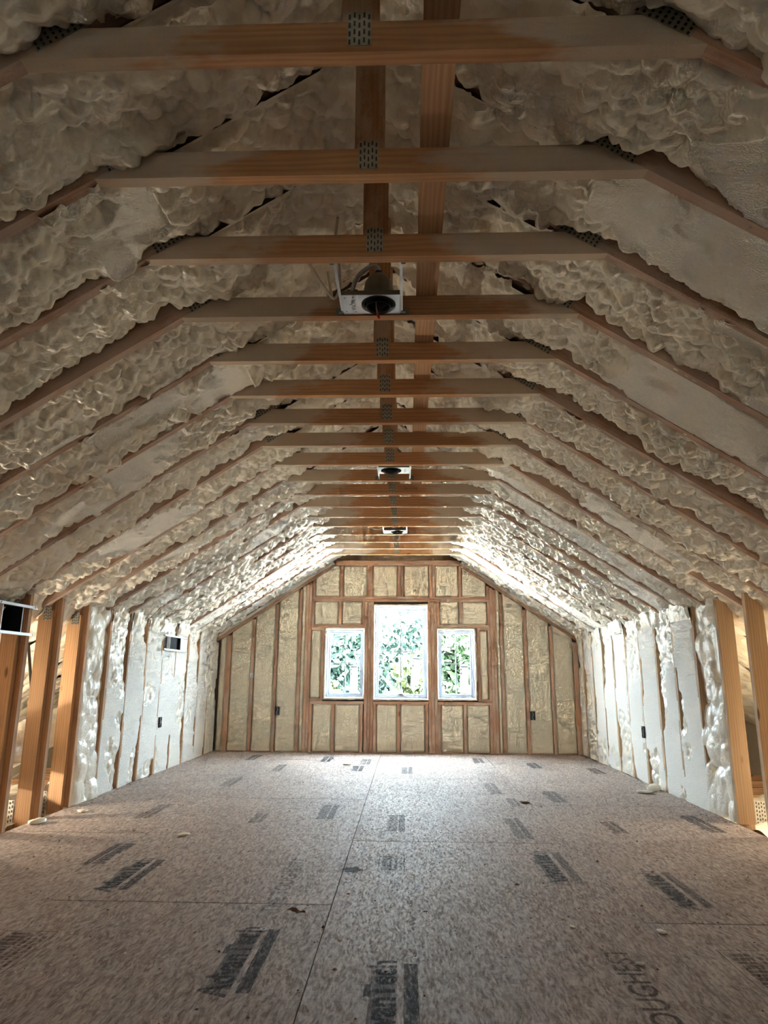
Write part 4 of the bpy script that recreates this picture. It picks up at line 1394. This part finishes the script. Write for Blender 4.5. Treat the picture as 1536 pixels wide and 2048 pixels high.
# ---- crumbs nobody could count
rr = np.random.RandomState(5)
mb = MB()
for i in range(1500):
    if i < 800:
        x, y = rr.uniform(-2.3, 2.1), rr.uniform(1.9, 4.5)
    else:
        x, y = (rr.uniform(-2.33, 2.08), rr.uniform(4.5, 8.6))
        if rr.rand() < 0.6: x = (XL + 0.02 + abs(rr.normal(0, 0.08))) if rr.rand() < 0.5 else (XR - 0.02 - abs(rr.normal(0, 0.08)))
    s = abs(rr.normal(0.0022, 0.0012)) + 0.0010
    if rr.rand() < 0.02: s *= 2.0
    h = s * rr.uniform(0.5, 1.2)
    a = rr.uniform(0, 6.28); c, sn_ = math.cos(a) * s * rr.uniform(1, 1.8), math.sin(a) * s
    mb.add([(x - c, y - sn_, 0), (x + sn_, y - c, 0), (x + c, y + sn_, 0), (x - sn_, y + c, 0), (x, y, h)], [(0, 1, 4), (1, 2, 4), (2, 3, 4), (3, 0, 4)], 0 if rr.rand() < 0.5 else 1)
o = mb.build('sawdust_crumbs', [M_INSUL, M_LEAFDRY])
tag(o, 'scattered foam crumbs and wood chips over the subfloor', 'debris', kind='stuff')

# ---- work lamps standing in the side attics, behind the open studs
def work_lamp(x, y, label, power):
    root = tag(empty('work_lamp', (x, y, 0.03)), label, 'lamp', 'work lamps in the side attics')
    MB().lathe([(0.0005, -0.03), (0.07, -0.03), (0.07, -0.01), (0.02, 0.0), (0.012, 0.12), (0.0005, 0.12)], (0, 0, 0), 20).build('lamp_base', M_BLACK, root, True)
    em = bpy.data.materials.new('bulb_glow'); em.use_nodes = True
    b = em.node_tree.nodes['Principled BSDF']
    b.inputs['Emission Color'].default_value = (1.0, 0.80, 0.52, 1); b.inputs['Emission Strength'].default_value = 12
    bl = MB().lathe([(0.012, 0.12), (0.018, 0.135), (0.030, 0.17), (0.028, 0.195), (0.012, 0.212), (0.0005, 0.215)], (0, 0, 0), 20).build('bulb', em, root, True)
    cg = MB()
    for i in range(6):
        a = math.pi * i / 3
        cg.tube([(0.02 * math.cos(a), 0.02 * math.sin(a), 0.115), (0.05 * math.cos(a), 0.05 * math.sin(a), 0.15), (0.05 * math.cos(a), 0.05 * math.sin(a), 0.21), (0.004 * math.cos(a), 0.004 * math.sin(a), 0.25)], 0.0018, 6)
    cg.build('wire_cage', M_STEEL, root)
    l = bpy.data.lights.new('bulb_light', 'POINT'); l.energy = power; l.color = (1.0, 0.87, 0.68); l.shadow_soft_size = 0.04
    lo = bpy.data.objects.new('bulb_light', l); COL.objects.link(lo); lo.parent = root; lo.location = (0.0, 0.0, 0.275)
    return root
work_lamp(-3.20, 4.42, 'caged work lamp in the left side attic behind open studs', 5)
work_lamp(2.95, 4.60, 'caged work lamp in the right side attic behind open studs', 1.8)

# ================================================================== OUTSIDE
gr = MB().box((-60, -60, -3.45), (60, 90, -3.40)).build('ground', M_GRASS)
tag(gr, kind='structure')
def tree(x, y, h, rad, mi, seed, label, dens=1.0):
    root = tag(empty('tree', (x, y, -3.40)), label, 'tree', 'trees outside the gable windows')
    r = np.random.RandomState(seed)
    tr = MB()
    tr.tube([(0, 0, 0), (r.normal(0, .1), r.normal(0, .1), h * .4), (r.normal(0, .2), r.normal(0, .2), h * .75), (r.normal(0, .3), 0, h * .95)], [0.16, 0.12, 0.07, 0.02], 8)
    for i in range(10):
        z = h * r.uniform(0.35, 0.85); a = r.uniform(0, 6.28); l = rad * r.uniform(0.5, 1.0)
        tr.tube([(0, 0, z), (l * .5 * math.cos(a), l * .5 * math.sin(a), z + l * .35), (l * math.cos(a), l * math.sin(a), z + l * .5)], [0.05, 0.03, 0.01], 5)
    tr.build('trunk', M_BARK, root)
    n = int(19000 * dens)
    nc = 110
    cc = r.normal(0, 1, (nc, 3)); cc /= np.linalg.norm(cc, axis=1)[:, None]
    cc = cc * r.uniform(0.3, 1, (nc, 1)) * np.array([rad, rad, h * 0.42]) + np.array([0, 0, h * 0.58])
    ci = r.randint(0, nc, n)
    c = cc[ci] + r.normal(0, 1, (n, 3)) * rad * 0.17
    a = r.normal(0, 1, (n, 3)); a /= np.linalg.norm(a, axis=1)[:, None]
    b = np.cross(a, r.normal(0, 1, (n, 3))); b /= np.linalg.norm(b, axis=1)[:, None]
    s = r.uniform(0.06, 0.17, (n, 1))
    v = np.stack([c - a * s, c + b * s * 0.55, c + a * s, c - b * s * 0.55], 1).reshape(-1, 3)
    f = np.arange(n * 4).reshape(-1, 4)
    mesh_obj('foliage', v.tolist(), [tuple(q) for q in f.tolist()], M_LEAF[mi], root)
    return root
TREES = [(-2.15, 17.0, 4.50, 0.70, 2, 4, 'yellow-green shrub low in the left small window'), (0.15, 17.0, 4.55, 0.80, 2, 6, 'yellow-green shrub low in the tall middle window'),
         (2.0, 17.0, 4.45, 0.75, 0, 9, 'low green shrub in the right small window'), (1.05, 15.2, 4.0, 0.35, 3, 12, 'small orange autumn bush at the foot of the middle window'),
         (-6.3, 21.5, 6.5, 1.5, 0, 1, 'green tree standing left of the left window'), (-2.1, 21.5, 6.1, 1.5, 1, 2, 'blue-green tree filling the left small window'),
         (2.1, 21.5, 6.2, 1.5, 0, 7, 'green tree filling the right small window'), (6.3, 21.5, 6.5, 1.5, 1, 10, 'blue-green tree standing right of the right window'),
         (-5.8, 27, 6.9, 2.0, 1, 21, 'dark tree behind the left trees'), (0.0, 27, 6.5, 2.0, 1, 5, 'dark tree in the tall middle window behind the shrub'),
         (5.8, 27, 6.9, 2.0, 0, 24, 'green tree behind the right trees'), (-3.4, 34, 7.6, 2.4, 0, 22, 'tall green tree in the back row on the left'),
         (3.4, 34, 7.4, 2.4, 1, 23, 'tall dark tree in the back row on the right')]
for x, y, h, rad, mi, sd_, lab in TREES:
    tree(x, y, h, rad, mi, sd_, lab, 0.12 if mi == 3 else (0.45 if rad < 1.2 else 1.0))
